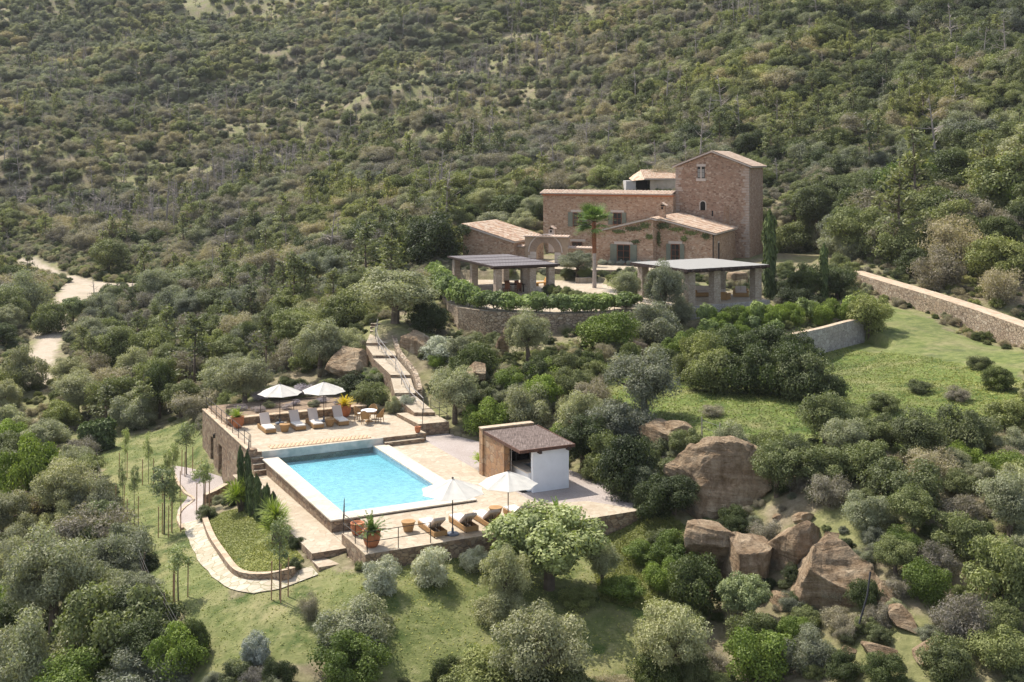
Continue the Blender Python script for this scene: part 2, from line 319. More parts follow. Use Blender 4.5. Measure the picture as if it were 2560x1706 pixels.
for p, q, d in [
 (420, 930, 108), (300, 960, 104), (150, 960, 108), (0, 980, 106), (500, 850, 121), (300, 850, 128), (110, 850, 131), (0, 850, 133), (650, 880, 104), (750, 860, 100),
 (650, 760, 132), (800, 780, 112), (900, 740, 122), (400, 740, 175), (600, 700, 160), (130, 730, 172), (0, 740, 175), (250, 690, 203), (60, 650, 225), (350, 715, 190), (900, 660, 150), (1000, 620, 148), (750, 640, 178),
 (0, 600, 240), (200, 610, 232), (400, 620, 222), (600, 600, 208), (850, 570, 188), (1000, 520, 182), (1150, 520, 172), (1250, 500, 176), (1420, 470, 176), (1600, 470, 172), (1700, 480, 165), (1800, 500, 158), (1950, 590, 143), (2050, 620, 133),
 (2120, 650, 126), (2350, 740, 110), (2560, 830, 100), (2560, 770, 104), (2300, 620, 124), (2560, 650, 112),
 (0, 400, 310), (400, 400, 300), (800, 400, 270), (1200, 400, 235), (1500, 400, 205), (1950, 400, 180), (2250, 420, 160), (2560, 450, 140),
 (0, 200, 410), (500, 200, 395), (1000, 200, 350), (1400, 200, 310), (1850, 200, 255), (2200, 200, 215), (2560, 200, 185),
 (0, 0, 530), (500, 0, 520), (1000, 0, 470), (1500, 0, 400), (2000, 0, 310), (2560, 0, 240),
 (-700, 0, 540), (-700, 400, 320), (-600, 850, 140), (3200, 0, 200), (3200, 450, 110), (3200, 900, 70), (-400, 1500, 62), (3100, 1500, 48),
 (0, -220, 760), (700, -220, 740), (1500, -200, 600), (2000, -200, 430), (2600, -220, 330), (0, -320, 950), (1500, -340, 900), (2600, -420, 900)]:
    CP.append(pd(p, q, d))
CP += [(-30, 35, -7), (-10, 38, -3.6), (10, 38, -3.6), (25, 38, -2.5), (-20, 10, -12), (0, 10, -9), (20, 10, -8)]
CP = np.array(CP)
def feat(x, y): return np.stack([4.5*x/y, 3.2*np.log(y)], -1)
def _phi(d2): return np.where(d2 > 0, .5*d2*np.log(np.maximum(d2, 1e-12)), 0)
_X = feat(CP[:, 0], CP[:, 1]); _n = len(CP)
_K = _phi(((_X[:, None]-_X[None])**2).sum(-1))+np.eye(_n)*.01
_Pm = np.hstack([np.ones((_n, 1)), _X]); _A = np.block([[_K, _Pm], [_Pm.T, np.zeros((3, 3))]])
_w = np.linalg.solve(_A, np.concatenate([CP[:, 2], np.zeros(3)]))
def vnoise(x, y, seed=0):
    xi = np.floor(x).astype(np.int64); yi = np.floor(y).astype(np.int64); fx = x-xi; fy = y-yi
    fx = fx*fx*(3-2*fx); fy = fy*fy*(3-2*fy)
    def h(a, b):
        n = (a*374761393+b*668265263+seed*1442695041) & 0xffffffff; n = ((n ^ (n >> 13))*1274126177) & 0xffffffff
        return ((n ^ (n >> 16)) & 0xffff)/65535.0
    return (h(xi, yi)*(1-fx)+h(xi+1, yi)*fx)*(1-fy)+(h(xi, yi+1)*(1-fx)+h(xi+1, yi+1)*fx)*fy
def fbm(x, y, o=4, seed=0):
    s = 0; a = .5
    for i in range(o): s = s+a*vnoise(x*2**i, y*2**i, seed+i); a *= .5
    return s-.5*(1-.5**o)*1.0
def inpoly(x, y, poly):
    c = np.zeros(np.shape(x), bool); n = len(poly)
    for i in range(n):
        x0, y0 = poly[i][:2]; x1, y1 = poly[(i+1) % n][:2]
        if y0 == y1: continue
        m = ((y0 > y) != (y1 > y)) & (x < (x1-x0)*(y-y0)/(y1-y0)+x0); c ^= m
    return c
Wp = lambda *a: [W(u, v)[:2] for u, v in a]
FOOT = Wp((-1.3, .5), (-2.5, .5), (-2.5, 15.8), (-.9, 15.8), (-.9, 18.4), (14.2, 18.3), (14.2, 8), (11.5, -1.2), (11.5, -4.6), (8.6, -5), (8.6, -13), (-1.25, -13.2))
P1E, P1N = (.923, .385), (-.385, .923); P1O = (-1.66, 106.3); P1Z = 5.3
P2E, P2N = (.867, .5), (-.5, .867); P2O = (14.66, 96.9); P2Z = 5.62
def p1(a, b): return (P1O[0]+a*P1E[0]+b*P1N[0], P1O[1]+a*P1E[1]+b*P1N[1])
def p2(a, b): return (P2O[0]+a*P2E[0]+b*P2N[0], P2O[1]+a*P2E[1]+b*P2N[1])
def terr(x, y):
    x = np.asarray(x, float); y = np.asarray(y, float); f = feat(x, y); sh = x.shape; f = f.reshape(-1, 2); z = np.empty(len(f))
    for i in range(0, len(f), 20000):
        q = f[i:i+20000]; d2 = ((q[:, None]-_X[None])**2).sum(-1); z[i:i+20000] = _phi(d2) @ _w[:_n]+_w[_n]+q @ _w[_n+1:]
    z = z.reshape(sh)
    far = np.clip((y-115)/120, 0, 1); near = np.clip((y-60)/40, .12, 1)
    z = z+(fbm(x/52, y/52, 4, 3)*26-np.abs(fbm(x/70+y/160, y/90, 3, 13))*22+2.5)*far*np.clip((y-150)/100, 0, 1)+fbm(x/9, y/9, 3, 9)*(1.6*far+.5*near*.5)+fbm(x/1.7, y/1.7, 2, 5)*.12
    z = np.where(inpoly(x, y, FOOT), np.minimum(z, -3.4), z)
    for poly, cap in CUTS: z = np.where(inpoly(x, y, poly), np.minimum(z, cap), z)
    return z
HO = (12.36, 128.0); HE1 = (.927, -.375); HE2 = (.375, .927)
def hs(s, t, z=0.0): return (HO[0]+s*HE1[0]+t*HE2[0], HO[1]+s*HE1[1]+t*HE2[1], z)
TERP = [(-5.6, 102), (-4.6, 99), (-2.2, 96.3), (2.6, 94.6), (6.5, 95.0), (11, 97.3), (13.4, 101.5), (10.6, 106), (10.4, 113), (9.2, 119), (5, 121.5), (-6, 122.5), (-8, 119), (-6.6, 108)]
_w0 = [px(1905, 842, 4.8)[:2], px(2050, 820, 4.82)[:2], px(2111, 804, 4.85)[:2], px(2160, 794, 4.85)[:2]]
CUTS = [(_w0+[(x+1.2, y-4.5) for x, y in _w0[::-1]], 2.85), (TERP, 5.05), ([p1(-.6, -.8), p1(7.4, -.8), p1(7.4, 13.3), p1(-.6, 13.3)], P1Z-.12), ([p2(-.2, -.2), p2(9.2, -.2), p2(9.2, 8.2), p2(-.2, 8.2)], P2Z-.3),
        ([hs(-14, -.5)[:2], hs(-14, 26)[:2], hs(20, 26)[:2], hs(20, 2)[:2], hs(9.6, -.5)[:2]], 6.3)]
def hit(p, q, y0=38., y1=900., n=130):
    ys = np.geomspace(y0, y1, n); xs = (p-1280)/F*ys; zs = H-(q-YH)*ys/F
    tz = terr(xs, ys); k = np.argmax(zs <= tz)
    if not (zs <= tz).any(): return (xs[-1], ys[-1], tz[-1])
    if n == 130: return hit(p, q, ys[max(0, k-1)], ys[k]*1.001, 131)
    return (float(xs[k]), float(ys[k]), float(tz[k]))
def tz1(x, y): return float(terr(np.array([x]), np.array([y]))[0])
# materials masks as real ground areas
LAWN = [[(x, y) for x, y, _ in (hit(*q) for q in poly)] for poly in (
    [(300, 1090), (480, 1040), (520, 1120), (540, 1200), (470, 1290), (500, 1400), (600, 1480), (780, 1440), (830, 1412), (905, 1432), (1290, 1372), (1480, 1400), (1640, 1500), (1700, 1706), (520, 1706), (400, 1500), (330, 1350), (250, 1180), (215, 1120)],
    [(560, 1280), (620, 1270), (760, 1400), (700, 1440), (590, 1440), (520, 1360), (515, 1300)])]
MEAD = [[(x, y) for x, y, _ in (hit(*q) for q in poly)] for poly in (
    [(1480, 900), (1620, 930), (1900, 860), (2100, 850), (2300, 890), (2560, 950), (2560, 1060), (2300, 1120), (1950, 1130), (1780, 1100), (1640, 1060), (1500, 1000)],
    [(1560, 1330), (1720, 1320), (1800, 1450), (1700, 1560), (1500, 1500), (1480, 1400)])]
DRYG = [hit(*q)[:2] for q in [(2100, 850), (2170, 735), (2300, 790), (2560, 880), (2560, 955), (2300, 895)]]
ROADP = [(60, 650), (110, 668), (170, 695), (260, 712), (340, 717)]
ROADQ = [(190, 715), (150, 770), (118, 850), (98, 920), (88, 955)]
DIRT = [[hit(*q)[:2] for q in pl] for pl in ([(150, 690), (200, 692), (280, 708), (360, 708), (350, 728), (270, 742), (215, 775), (160, 775)], [(140, 765), (180, 765), (150, 850), (128, 930), (100, 975), (72, 975), (85, 900), (100, 850)])]
ROAD = [[hit(*q)[:2] for q in L_] for L_ in (ROADP, ROADQ)]
def seglen(x, y, line):
    d = np.full(np.shape(x), 1e9)
    for (x0, y0), (x1, y1) in zip(line[:-1], line[1:]):
        dx, dy = x1-x0, y1-y0; t = np.clip(((x-x0)*dx+(y-y0)*dy)/(dx*dx+dy*dy), 0, 1)
        d = np.minimum(d, np.hypot(x-x0-t*dx, y-y0-t*dy))
    return d
def terrain():
    nt_, ny = 420, 560
    ts = np.linspace(-.72, .72, nt_); ys = np.concatenate([np.geomspace(12, 40, 30, endpoint=False), np.geomspace(40, 950, ny-30)])
    Y, T = np.meshgrid(ys, ts, indexing='ij'); X = T*Y; Z = terr(X, Y)
    vs = np.stack([X, Y, Z], -1).reshape(-1, 3); me = bpy.data.meshes.new('ground')
    i = np.arange(ny-1)[:, None]*nt_+np.arange(nt_-1)[None]; q = np.stack([i, i+1, i+nt_+1, i+nt_], -1).reshape(-1, 4)
    me.vertices.add(len(vs)); me.vertices.foreach_set('co', vs.ravel()); me.loops.add(q.size); me.loops.foreach_set('vertex_index', q.ravel())
    me.polygons.add(len(q)); me.polygons.foreach_set('loop_start', np.arange(0, q.size, 4)); me.polygons.foreach_set('use_smooth', np.ones(len(q), bool))
    me.update(calc_edges=True)
    x, y = X.ravel(), Y.ravel()
    jx = x+fbm(x/3, y/3, 3, 21)*2.2; jy = y+fbm(x/3, y/3, 3, 22)*2.2
    lawn = np.zeros(len(x)); mead = np.zeros(len(x)); road = np.zeros(len(x))
    for pl in LAWN: lawn = np.maximum(lawn, inpoly(jx, jy, pl))
    for pl in MEAD: mead = np.maximum(mead, inpoly(jx, jy, pl))
    mead = np.maximum(mead, .75*inpoly(jx, jy, DRYG))
    for ln in ROAD: road = np.maximum(road, np.clip(1.7-seglen(x, y, ln)+fbm(x/2, y/2, 3, 7)*1.5, 0, 1))
    for pl in DIRT: road = np.maximum(road, inpoly(jx, jy, pl)*(.75+.25*(fbm(x/3, y/3, 3, 33) > 0)))
    for nm, ar in (('lawn', lawn), ('meadow', mead), ('road', road)):
        a = me.attributes.new(nm, 'FLOAT', 'POINT'); a.data.foreach_set('value', ar.astype(np.float32))
    t = NT('ground_soil'); v = t.coord()
    n1 = t.noise(v, .22, 6, .6); n2 = t.noise(v, 1.6, 7, .7); n3 = t.noise(v, .05, 4, .5)
    soil = t.ramp(n2, [(.3, (.12, .10, .06)), (.5, (.20, .165, .105)), (.7, (.30, .25, .175))])
    dry = t.ramp(n2, [(.3, (.10, .11, .04)), (.55, (.19, .19, .08)), (.75, (.30, .27, .14))])
    base = t.mix(t.ramp(n1, [(.42, (0, 0, 0)), (.6, (1, 1, 1))]), dry, soil)
    lw = t.ramp(n2, [(.3, (.082, .105, .03)), (.52, (.148, .165, .055)), (.75, (.25, .24, .115))]); lw = t.mix(t.ramp(n1, [(.5, (0, 0, 0)), (.72, (1, 1, 1))]), lw, (.27, .24, .12))
    lw = t.mix(t.ramp(t.noise(v, .7, 5, .65), [(.5, (0, 0, 0)), (.66, (1, 1, 1))]), lw, (.055, .085, .018))
    md = t.ramp(n2, [(.3, (.065, .10, .02)), (.52, (.125, .165, .035)), (.75, (.22, .235, .08))]); md = t.mix(t.ramp(t.noise(v, .35, 5), [(.5, (0, 0, 0)), (.7, (1, 1, 1))]), md, (.22, .21, .09))
    rd = t.ramp(n2, [(.3, (.34, .28, .21)), (.7, (.46, .39, .31))])
    def at(nm): return t.new('ShaderNodeAttribute', attribute_name=nm).outputs['Fac']
    md = t.mix(t.ramp(t.noise(v, .6, 5, .65), [(.5, (0, 0, 0)), (.66, (1, 1, 1))]), md, (.05, .085, .015))
    c = t.mix(at('lawn'), base, lw); c = t.mix(at('meadow'), c, md); c = t.mix(at('road'), c, rd); t.col(c); t.b.inputs['Roughness'].default_value = .95
    t.bump(t.math('ADD', n2, t.math('MULTIPLY', t.noise(v, 9, 5, .7), .5)), .8, .12); me.materials.append(t.m)
    o = bpy.data.objects.new('ground', me); COL.objects.link(o); o['kind'] = 'structure'
terrain()
# ---------------------------------------------------------------- foliage meshes
def quads(name, C, N, T, w, l, mats, mi=None, extra=None, rnd=None):
    """n leaf quads: centre C, normal N, long axis T, half sizes w,l"""
    n = len(C); B = np.cross(N, T); B /= np.linalg.norm(B, axis=1)[:, None]+1e-9
    w = np.broadcast_to(w, (n,))[:, None]; l = np.broadcast_to(l, (n,))[:, None]
    V = np.stack([C-T*l-B*w*.35, C-T*l*.1-B*w, C+T*l, C-T*l*.1+B*w], 1).reshape(-1, 3)
    nv = n*4; me = bpy.data.meshes.new(name)
    ev = np.zeros((0, 3)); ef = []; em = []
    if extra is not None: ev = np.array(extra.v).reshape(-1, 3); ef = extra.f; em = extra.m
    me.vertices.add(nv+len(ev)); me.vertices.foreach_set('co', np.concatenate([V, ev]).ravel())
    loops = list(range(nv)); starts = list(range(0, nv, 4)); m = [0]*n if mi is None else list(mi)
    for f, k in zip(ef, em):
        starts.append(len(loops)); loops += [nv+i for i in f]; m.append(k)
    me.loops.add(len(loops)); me.loops.foreach_set('vertex_index', loops)
    me.polygons.add(len(starts)); me.polygons.foreach_set('loop_start', starts); me.polygons.foreach_set('material_index', m)
    me.update(calc_edges=True)
    a = me.attributes.new('rnd', 'FLOAT', 'FACE'); r = np.random.RandomState(n).rand(len(starts)) if rnd is None else np.concatenate([rnd, np.zeros(len(ef))])
    a.data.foreach_set('value', r.astype(np.float32))
    for k in mats: me.materials.append(k)
    return me
def unit(a): return a/(np.linalg.norm(a, axis=1)[:, None]+1e-9)
def blobs(rs, nb, rx, rz, z0, br, flat=1.0):
    """sub-blob centres and radii filling an ellipsoid of half width rx, height rz from z0"""
    c = []
    for i in range(nb):
        d = rs.normal(size=3); d /= np.linalg.norm(d); k = rs.rand()**.4
        c.append((d[0]*k*(rx-br*.7), d[1]*k*(rx-br*.7), z0+rz*.5+d[2]*k*(rz*.5-br*.5)))
    return np.array(c), br*(.65+.7*rs.rand(nb))
def leafcloud(rs, c, r, per, up=.35, fill=.35):
    n = len(c)*per; k = np.repeat(np.arange(len(c)), per); d = unit(rs.normal(size=(n, 3)))
    d[:, 2] = np.where((d[:, 2] < -.2) & (rs.rand(n) < .6), -d[:, 2], d[:, 2])
    rad = np.where(rs.rand(n) < fill, rs.rand(n)**.5, .82+.3*rs.rand(n)+.12*np.abs(rs.normal(size=n)))
    P = c[k]+d*(r[k]*rad)[:, None]*np.array([1, 1, .82])
    N = unit(d+rs.normal(size=(n, 3))*.65+np.array([0, 0, up])); T = unit(np.cross(N, rs.normal(size=(n, 3))))
    br = np.random.RandomState(len(c)).rand(len(c))[k]
    return P, N, T, np.clip(.6*rs.rand(n)+.4*br, 0, 1)
def woody(rs, c, r, h0, tr, lean=0, nmax=7, m=1):
    mb = MB(); top = np.array([lean, 0, h0]); mb.path([(0, 0, -.3), (lean*.35+.03, .02, h0*.55), tuple(top)], [tr*1.25, tr, tr*.75], 7, m)
    for i in rs.permutation(len(c))[:nmax]:
        mid = top*.45+c[i]*.55+rs.normal(size=3)*.12*r[i]; mb.path([tuple(top), tuple(mid), tuple(c[i])], [tr*.6, tr*.36, tr*.12], 5, m)
    return mb
def shrub_mesh(name, seed, mat, nb=16, per=190, ls=.07, la=1.7, br=.34, rx=1.0, rz=1.35, z0=-.12, fill=.35, trunk=.05, mat2=None):
    rs = np.random.RandomState(seed); c, r = blobs(rs, nb, rx, rz, z0, br); P, N, T, rn = leafcloud(rs, c, r, per, fill=fill)
    mi = None
    if mat2 is not None: mi = (rs.rand(len(P)) < .3).astype(int)*2
    w = woody(rs, c, r, rz*.3, trunk)
    return quads(name, P, N, T, ls*(.7+.6*rs.rand(len(P))), ls*la*(.7+.6*rs.rand(len(P))), [mat, M['bark']]+([mat2] if mat2 else []), mi, w, rn)
def tree_meshes(name, seed, mat, h0=.9, nb=22, per=200, ls=.06, la=1.8, br=.34, rx=1.0, rz=1.3, tr=.09, lean=.0, fill=.3):
    """unit tree: crown of half width 1; returns (crown mesh, trunk MB)"""
    rs = np.random.RandomState(seed); c, r = blobs(rs, nb, rx, rz*1.1, h0*.55, br); P, N, T, rn = leafcloud(rs, c, r, per, fill=fill)
    w = woody(rs, c, r, h0, tr, lean, 9, 0)
    return quads(name, P, N, T, ls*(.7+.6*rs.rand(len(P))), ls*la*(.7+.6*rs.rand(len(P))), [mat], None, None, rn), w
def pine_mesh(name, seed, mat, sparse=1.0, dead=False):
    """unit height 1, open conical young pine"""
    rs = np.random.RandomState(seed); mb = MB(); mb.path([(0, 0, -.05), (.01, .01, .5), (rs.normal()*.02, 0, 1.0)], [.018, .012, .003], 5, 1)
    P, N, T = [], [], []
    for i in range(int(34*sparse)):
        z = .15+.8*rs.rand()**.8; a = rs.rand()*6.283; ln = (1.0-z)*.34+.05; ln *= .6+.6*rs.rand(); e = np.array([math.cos(a)*ln, math.sin(a)*ln, z+ln*(.15+.3*rs.rand())])
        mb.tube((0, 0, z), tuple(e), .006, .002, 3, 1, False)
        if dead: continue
        k = 26; tt = .35+.7*rs.rand(k)[:, None]; p = np.array([0, 0, z])*(1-tt)+e*tt+rs.normal(size=(k, 3))*.025; P.append(p); N.append(unit(rs.normal(size=(k, 3))+[0, 0, .8])); T.append(unit(rs.normal(size=(k, 3))+e))
    if dead: P, N, T = [np.zeros((1, 3))], [np.array([[0, 0, 1.]])], [np.array([[1., 0, 0]])]
    P = np.concatenate(P); N = np.concatenate(N); T = np.concatenate(T); T = unit(np.cross(N, T)); n = len(P)
    return quads(name, P, N, T, .012*(.7+.8*rs.rand(n)) if not dead else .001, .028*(.7+.6*rs.rand(n)) if not dead else .001, [mat, M['bark'] if not dead else M['deadwood']], None, mb)
def snag_mesh(name, seed):
    """dead pine, unit height, bare grey branches"""
    rs = np.random.RandomState(seed); mb = MB(); ln = rs.normal()*.12; mb.path([(0, 0, -.05), (ln*.5, .02, .5), (ln, .03, 1.0)], [.022, .015, .004], 5)
    for i in range(16):
        z = .25+.7*rs.rand(); a = rs.rand()*6.283; k = (1.05-z)*.5*(.5+.7*rs.rand()); p = np.array([ln*z, .02, z]); e = p+np.array([math.cos(a)*k, math.sin(a)*k, k*(rs.rand()*.8-.1)])
        mb.tube(tuple(p), tuple(e), .008, .002, 3); f = p+(e-p)*.6; mb.tube(tuple(f), tuple(f+rs.normal(size=3)*.07), .004, .001, 3)
    return mb
def spiky(name, seed, mat, n=60, ln=1.0, w=.05, droop=.5, up=.2, seg=4, z0=0.0, feather=False, low=-.2, extra=None, mats=None):
    """fronds or sword leaves radiating from a point"""
    rs = np.random.RandomState(seed); C, N, T, Wd, Ln = [], [], [], [], []
    for i in range(n):
        a = rs.rand()*6.283; el = math.asin(low+(1-low)*rs.rand()**.8*.98); l = ln*(.75+.35*rs.rand()); h = np.array([math.cos(a), math.sin(a), 0]); p = np.array([0, 0, z0])
        for j in range(seg):
            e = el-droop*(j/seg)**1.5*1.6; d = h*math.cos(e)+np.array([0, 0, math.sin(e)]); q = p+d*l/seg; side = np.cross(h, [0, 0, 1]); nr = np.cross(side, d); nr /= np.linalg.norm(nr)
            if feather:
                for sg in (-1, 1):
                    for kk in (0.2, .5, .8):
                        fd = side*sg*.85+d*.5; fd /= np.linalg.norm(fd); fl = w*(1.15-.8*((j+kk)/seg)); C.append(p+(q-p)*kk+fd*fl*.5); N.append(nr+rs.normal(size=3)*.2); T.append(fd); Wd.append(l/seg*.13); Ln.append(fl*.6)
            C.append((p+q)/2); N.append(nr); T.append(d); Wd.append((w if not feather else .014)*(1-.75*j/seg)); Ln.append(l/seg*.62); p = q
    C = np.array(C); N = unit(np.array(N)); T = np.array(T); T = unit(T-N*(T*N).sum(1)[:, None])
    return quads(name, C, N, T, np.array(Wd), np.array(Ln), mats or [mat], None, extra)
def column_mesh(name, seed, mat, h=1.0, r=.12, n=1500, ls=.018):
    rs = np.random.RandomState(seed); z = rs.rand(n)*h; a = rs.rand(n)*6.283; prof = r*np.minimum(1, np.minimum((z/h)*6+.55, (1.01-z/h)*7))*(1+.22*np.sin(a*3+z*16)+.12*np.sin(z*37))
    rad = prof*(.75+.35*rs.rand(n)); P = np.stack([np.cos(a)*rad, np.sin(a)*rad, z], 1); N = unit(np.stack([np.cos(a), np.sin(a), np.zeros(n)+.3], 1)+rs.normal(size=(n, 3))*.4)
    T = unit(np.cross(N, np.cross([0, 0, 1.], N)+rs.normal(size=(n, 3))*.3)); T = unit(np.array([0, 0, 1.])+rs.normal(size=(n, 3))*.35); T = unit(T-N*(T*N).sum(1)[:, None])
    return quads(name, P, N, T, ls*(.7+.5*rs.rand(n)), ls*2.4, [mat])
def meshobj(name, me, parent=None, loc=(0, 0, 0)):
    o = bpy.data.objects.new(name, me); COL.objects.link(o)
    if parent is not None: o.parent = parent
    o.location = loc; return o
# shared crown meshes, three of each kind
SH = {}
for kk, (mt, kw) in {
    'dark': (L['dark'], dict(nb=48, per=380, ls=.019, la=1.7, br=.24)), 'mid': (L['mid'], dict(nb=44, per=400, ls=.019, la=1.8, br=.25)),
    'bright': (L['bright'], dict(nb=44, per=360, ls=.021, la=1.5, br=.25)), 'olive': (L['olive'], dict(nb=50, per=420, ls=.0125, la=3.0, br=.26, fill=.5)),
    'scrub': (L['scrub'], dict(nb=30, per=330, ls=.012, la=3.6, br=.32, fill=.8)), 'silver': (L['silver'], dict(nb=60, per=190, ls=.015, la=4.5, br=.24, rz=1.45, z0=-.15)), 'lavender': (L['lavender'], dict(nb=30, per=150, ls=.012, la=6, br=.3, rz=1.2))}.items():
    SH[kk] = [shrub_mesh(kk+'_shrub', 11+i*7+len(kk), mt, **kw) for i in range(3)]
TR = {}
for kk, (mt, kw) in {'olive': (L['olive'], dict(ls=.0125, la=2.8, nb=52, per=430, br=.25, h0=.7, fill=.45)), 'dark': (L['dark'], dict(ls=.019, nb=50, per=380, br=.25, h0=.6)),
    'mid': (L['mid'], dict(ls=.019, nb=50, per=380, br=.25, h0=.7)), 'bright': (L['fluffy'], dict(ls=.022, nb=70, per=300, br=.2, h0=.6, rz=1.35)), 'sapling': (L['fluffy'], dict(ls=.042, nb=20, per=75, br=.36, h0=3.2, rz=2.6, tr=.045, fill=.5))}.items():
    TR[kk] = [tree_meshes('crown', 31+i*5+len(kk), mt, **kw) for i in range(3)]
PN = [pine_mesh('pine', 50+i, L['pine']) for i in range(3)]
SN = [snag_mesh('snag', 60+i) for i in range(3)]
_sn_me = []
for i, mb in enumerate(SN):
    me = bpy.data.meshes.new('dead_pine'); me.from_pydata(mb.v, [], mb.f); me.materials.append(M['deadwood']); _sn_me.append(me)
_tr_me = {}
for k, l3 in TR.items():
    _tr_me[k] = []
    for cm, tb in l3:
        me = bpy.data.meshes.new('trunk'); me.from_pydata(tb.v, [], tb.f); me.materials.append(M['bark']); _tr_me[k].append((cm, me))
RS = random.Random(5)
SNAME = {'dark': ('mastic_shrub', 'mastic shrub'), 'mid': ('evergreen_shrub', 'evergreen shrub'), 'bright': ('leafy_shrub', 'leafy shrub'), 'olive': ('wild_olive_bush', 'wild olive'), 'scrub': ('dry_shrub', 'dry shrub'), 'silver': ('silver_shrub', 'silver shrub'), 'hedge': ('hedge_plant', 'hedge plant'), 'lavender': ('lavender_bush', 'lavender')}
def shrub(kind, loc, r, h=None, label=None, group=None, name=None, cat='shrub'):
    """single-mesh shrub with half width r and height h"""
    nm_, ct_ = SNAME[kind]
    if name in (None, 'shrub'): name = nm_; cat = ct_
    o = meshobj(name, RS.choice(SH[kind])); h = h if h else r*1.25
    o.location = (loc[0], loc[1], loc[2]-.05); o.scale = (r*RS.uniform(.92, 1.08), r*RS.uniform(.92, 1.08), h/1.3); o.rotation_euler = (0, 0, RS.uniform(0, 6.28))
    return tag(o, label, cat, group)
def tree(kind, loc, r, h, label=None, group=None, name='tree', cat='tree', idx=None, rz=None):
    cm, tm = _tr_me[kind][RS.randrange(3) if idx is None else idx]; e = empty(name, (loc[0], loc[1], loc[2]-.03), label, cat, group, RS.uniform(0, 6.28) if rz is None else rz)
    tot = {'sapling': 5.3}.get(kind, 2.05); e.scale = (r, r, h/tot)
    meshobj('crown', cm, e); meshobj('trunk', tm, e); return e
def pine(loc, h, dead=False, label=None, group=None):
    o = meshobj('dead_pine' if dead else 'young_pine', RS.choice(_sn_me if dead else PN)); o.location = loc; o.scale = (h*RS.uniform(.9, 1.3),)*2+(h,); o.rotation_euler = (0, 0, RS.uniform(0, 6.28))
    return tag(o, label, 'dead tree' if dead else 'pine tree', group)
# ---------------------------------------------------------------- pool terraces (ground works)
U0 = .5; LP = -.68
def st(mb, name, mats):
    o = mb.build(name, mats); o['kind'] = 'structure'; return o
# upper terrace paving slab
st(MB().ubox(-1.2, 9.65, -7.4, 0, -3.9, U0, 0, 1), 'upper_terrace', [M['rubble'], M['flag']])
# deck round the pool
deckp = [(.55, 13.452), (6.95, 13.452), (6.95, .003), (9.6, .003), (9.6, 15.2), (12.2, 15.9), (13.9, 18.5), (-.95, 18.58), (-.95, 15.2), (.55, 15.2)]
st(MB().prism(Wp(*deckp), -3.9, 0, 0, 1), 'pool_deck', [M['rubble'], M['flag']])
# gravel yard
t = NT('gravel'); v = t.coord(); n = t.noise(v, 14, 6, .8); n2 = t.noise(v, .5, 4)
t.col(t.mix(.5, t.ramp(n, [(.3, (.26, .22, .20)), (.7, (.50, .44, .41))]), t.ramp(n2, [(.35, (.7, .66, .62)), (.65, (1, 1, 1))]), 'MULTIPLY')); t.bump(n, .8, .04); M['gravel'] = t.m
st(MB().prism(Wp((9.603, -1.3), (11.7, -1.3), (13.2, 4), (14.2, 9), (15.0, 14), (15.2, 17.9), (13.95, 18.45), (12.2, 15.85), (9.603, 15.15)), -3.8, -.015, 0, 1), 'gravel_yard', [M['rubble'], M['gravel']])
# left path with its two end steps and the flight of back steps
m = MB().prism(Wp((-2.62, .9), (-.853, .9), (-.853, 15.9), (-2.62, 15.9)), -3.9, [LP, LP, -.5, -.5], 0, 1)
m.prism(Wp((-2.62, .003), (-1.55, .003), (-1.55, .897), (-2.62, .897)), -3.9, LP, 0, 1)
m.prism(Wp((-.85, 13.46), (.1, 13.46), (.1, 15.2), (-.85, 15.2)), -3.9, -.5, 0, 1); m.ubox(.1, .547, 13.46, 15.2, -3.9, -.25, 0, 1)
m.ubox(-2.62, -.953, 15.903, 16.95, -3.9, -.82, 0, 1)
st(m, 'path', [M['rubble'], M['flag']])
m = MB()
for i in range(3): m.ubox(-1.53, -.853, .003+.3*i, .3+.3*i, -3.9, U0-.295*(i+1), 0, 1)
o = m.build('garden_steps', [M['rubble'], M['flag']]); tag(o, 'short flight of stone steps at the near left end of the upper terrace', 'steps')
o = MB().ubox(6.76, 9.4, .004, .36, -.3, .25, 0, 1).build('garden_steps', [M['rubble'], M['flag']]); tag(o, 'long single stone step right of the pool tile wall', 'steps')
# landing and garden bed
o = MB().prism(Wp((9.655, -5.2), (11.9, -4.7), (11.8, -1.3), (9.75, -1.5)), -3.9, .74, 0, 1).build('landing', [M['rubble'], M['flag']]); o['kind'] = 'structure'
M['soil'] = plain('planting_soil', (.22, .16, .11), .95, .3, 3, .6)
st(MB().ubox(-1.2, 8.7, -13.3, -7.92, -3.9, .72, 0, 1), 'garden_bed', [M['rubble'], M['soil']])
# parapet
w = MB().ubox(-1.2, 8.3, -7.9, -7.42, -1, .93, 0).build('parapet_wall', M['rubble'], None, W(3.5, -7.6, .5)); tag(w, 'low rubble parapet wall along the back of the upper lounger terrace', 'wall')
MB().ubox(-1.22, 8.33, -7.93, -7.38, .93, .99).build('wall_cap', M['cap'], w)
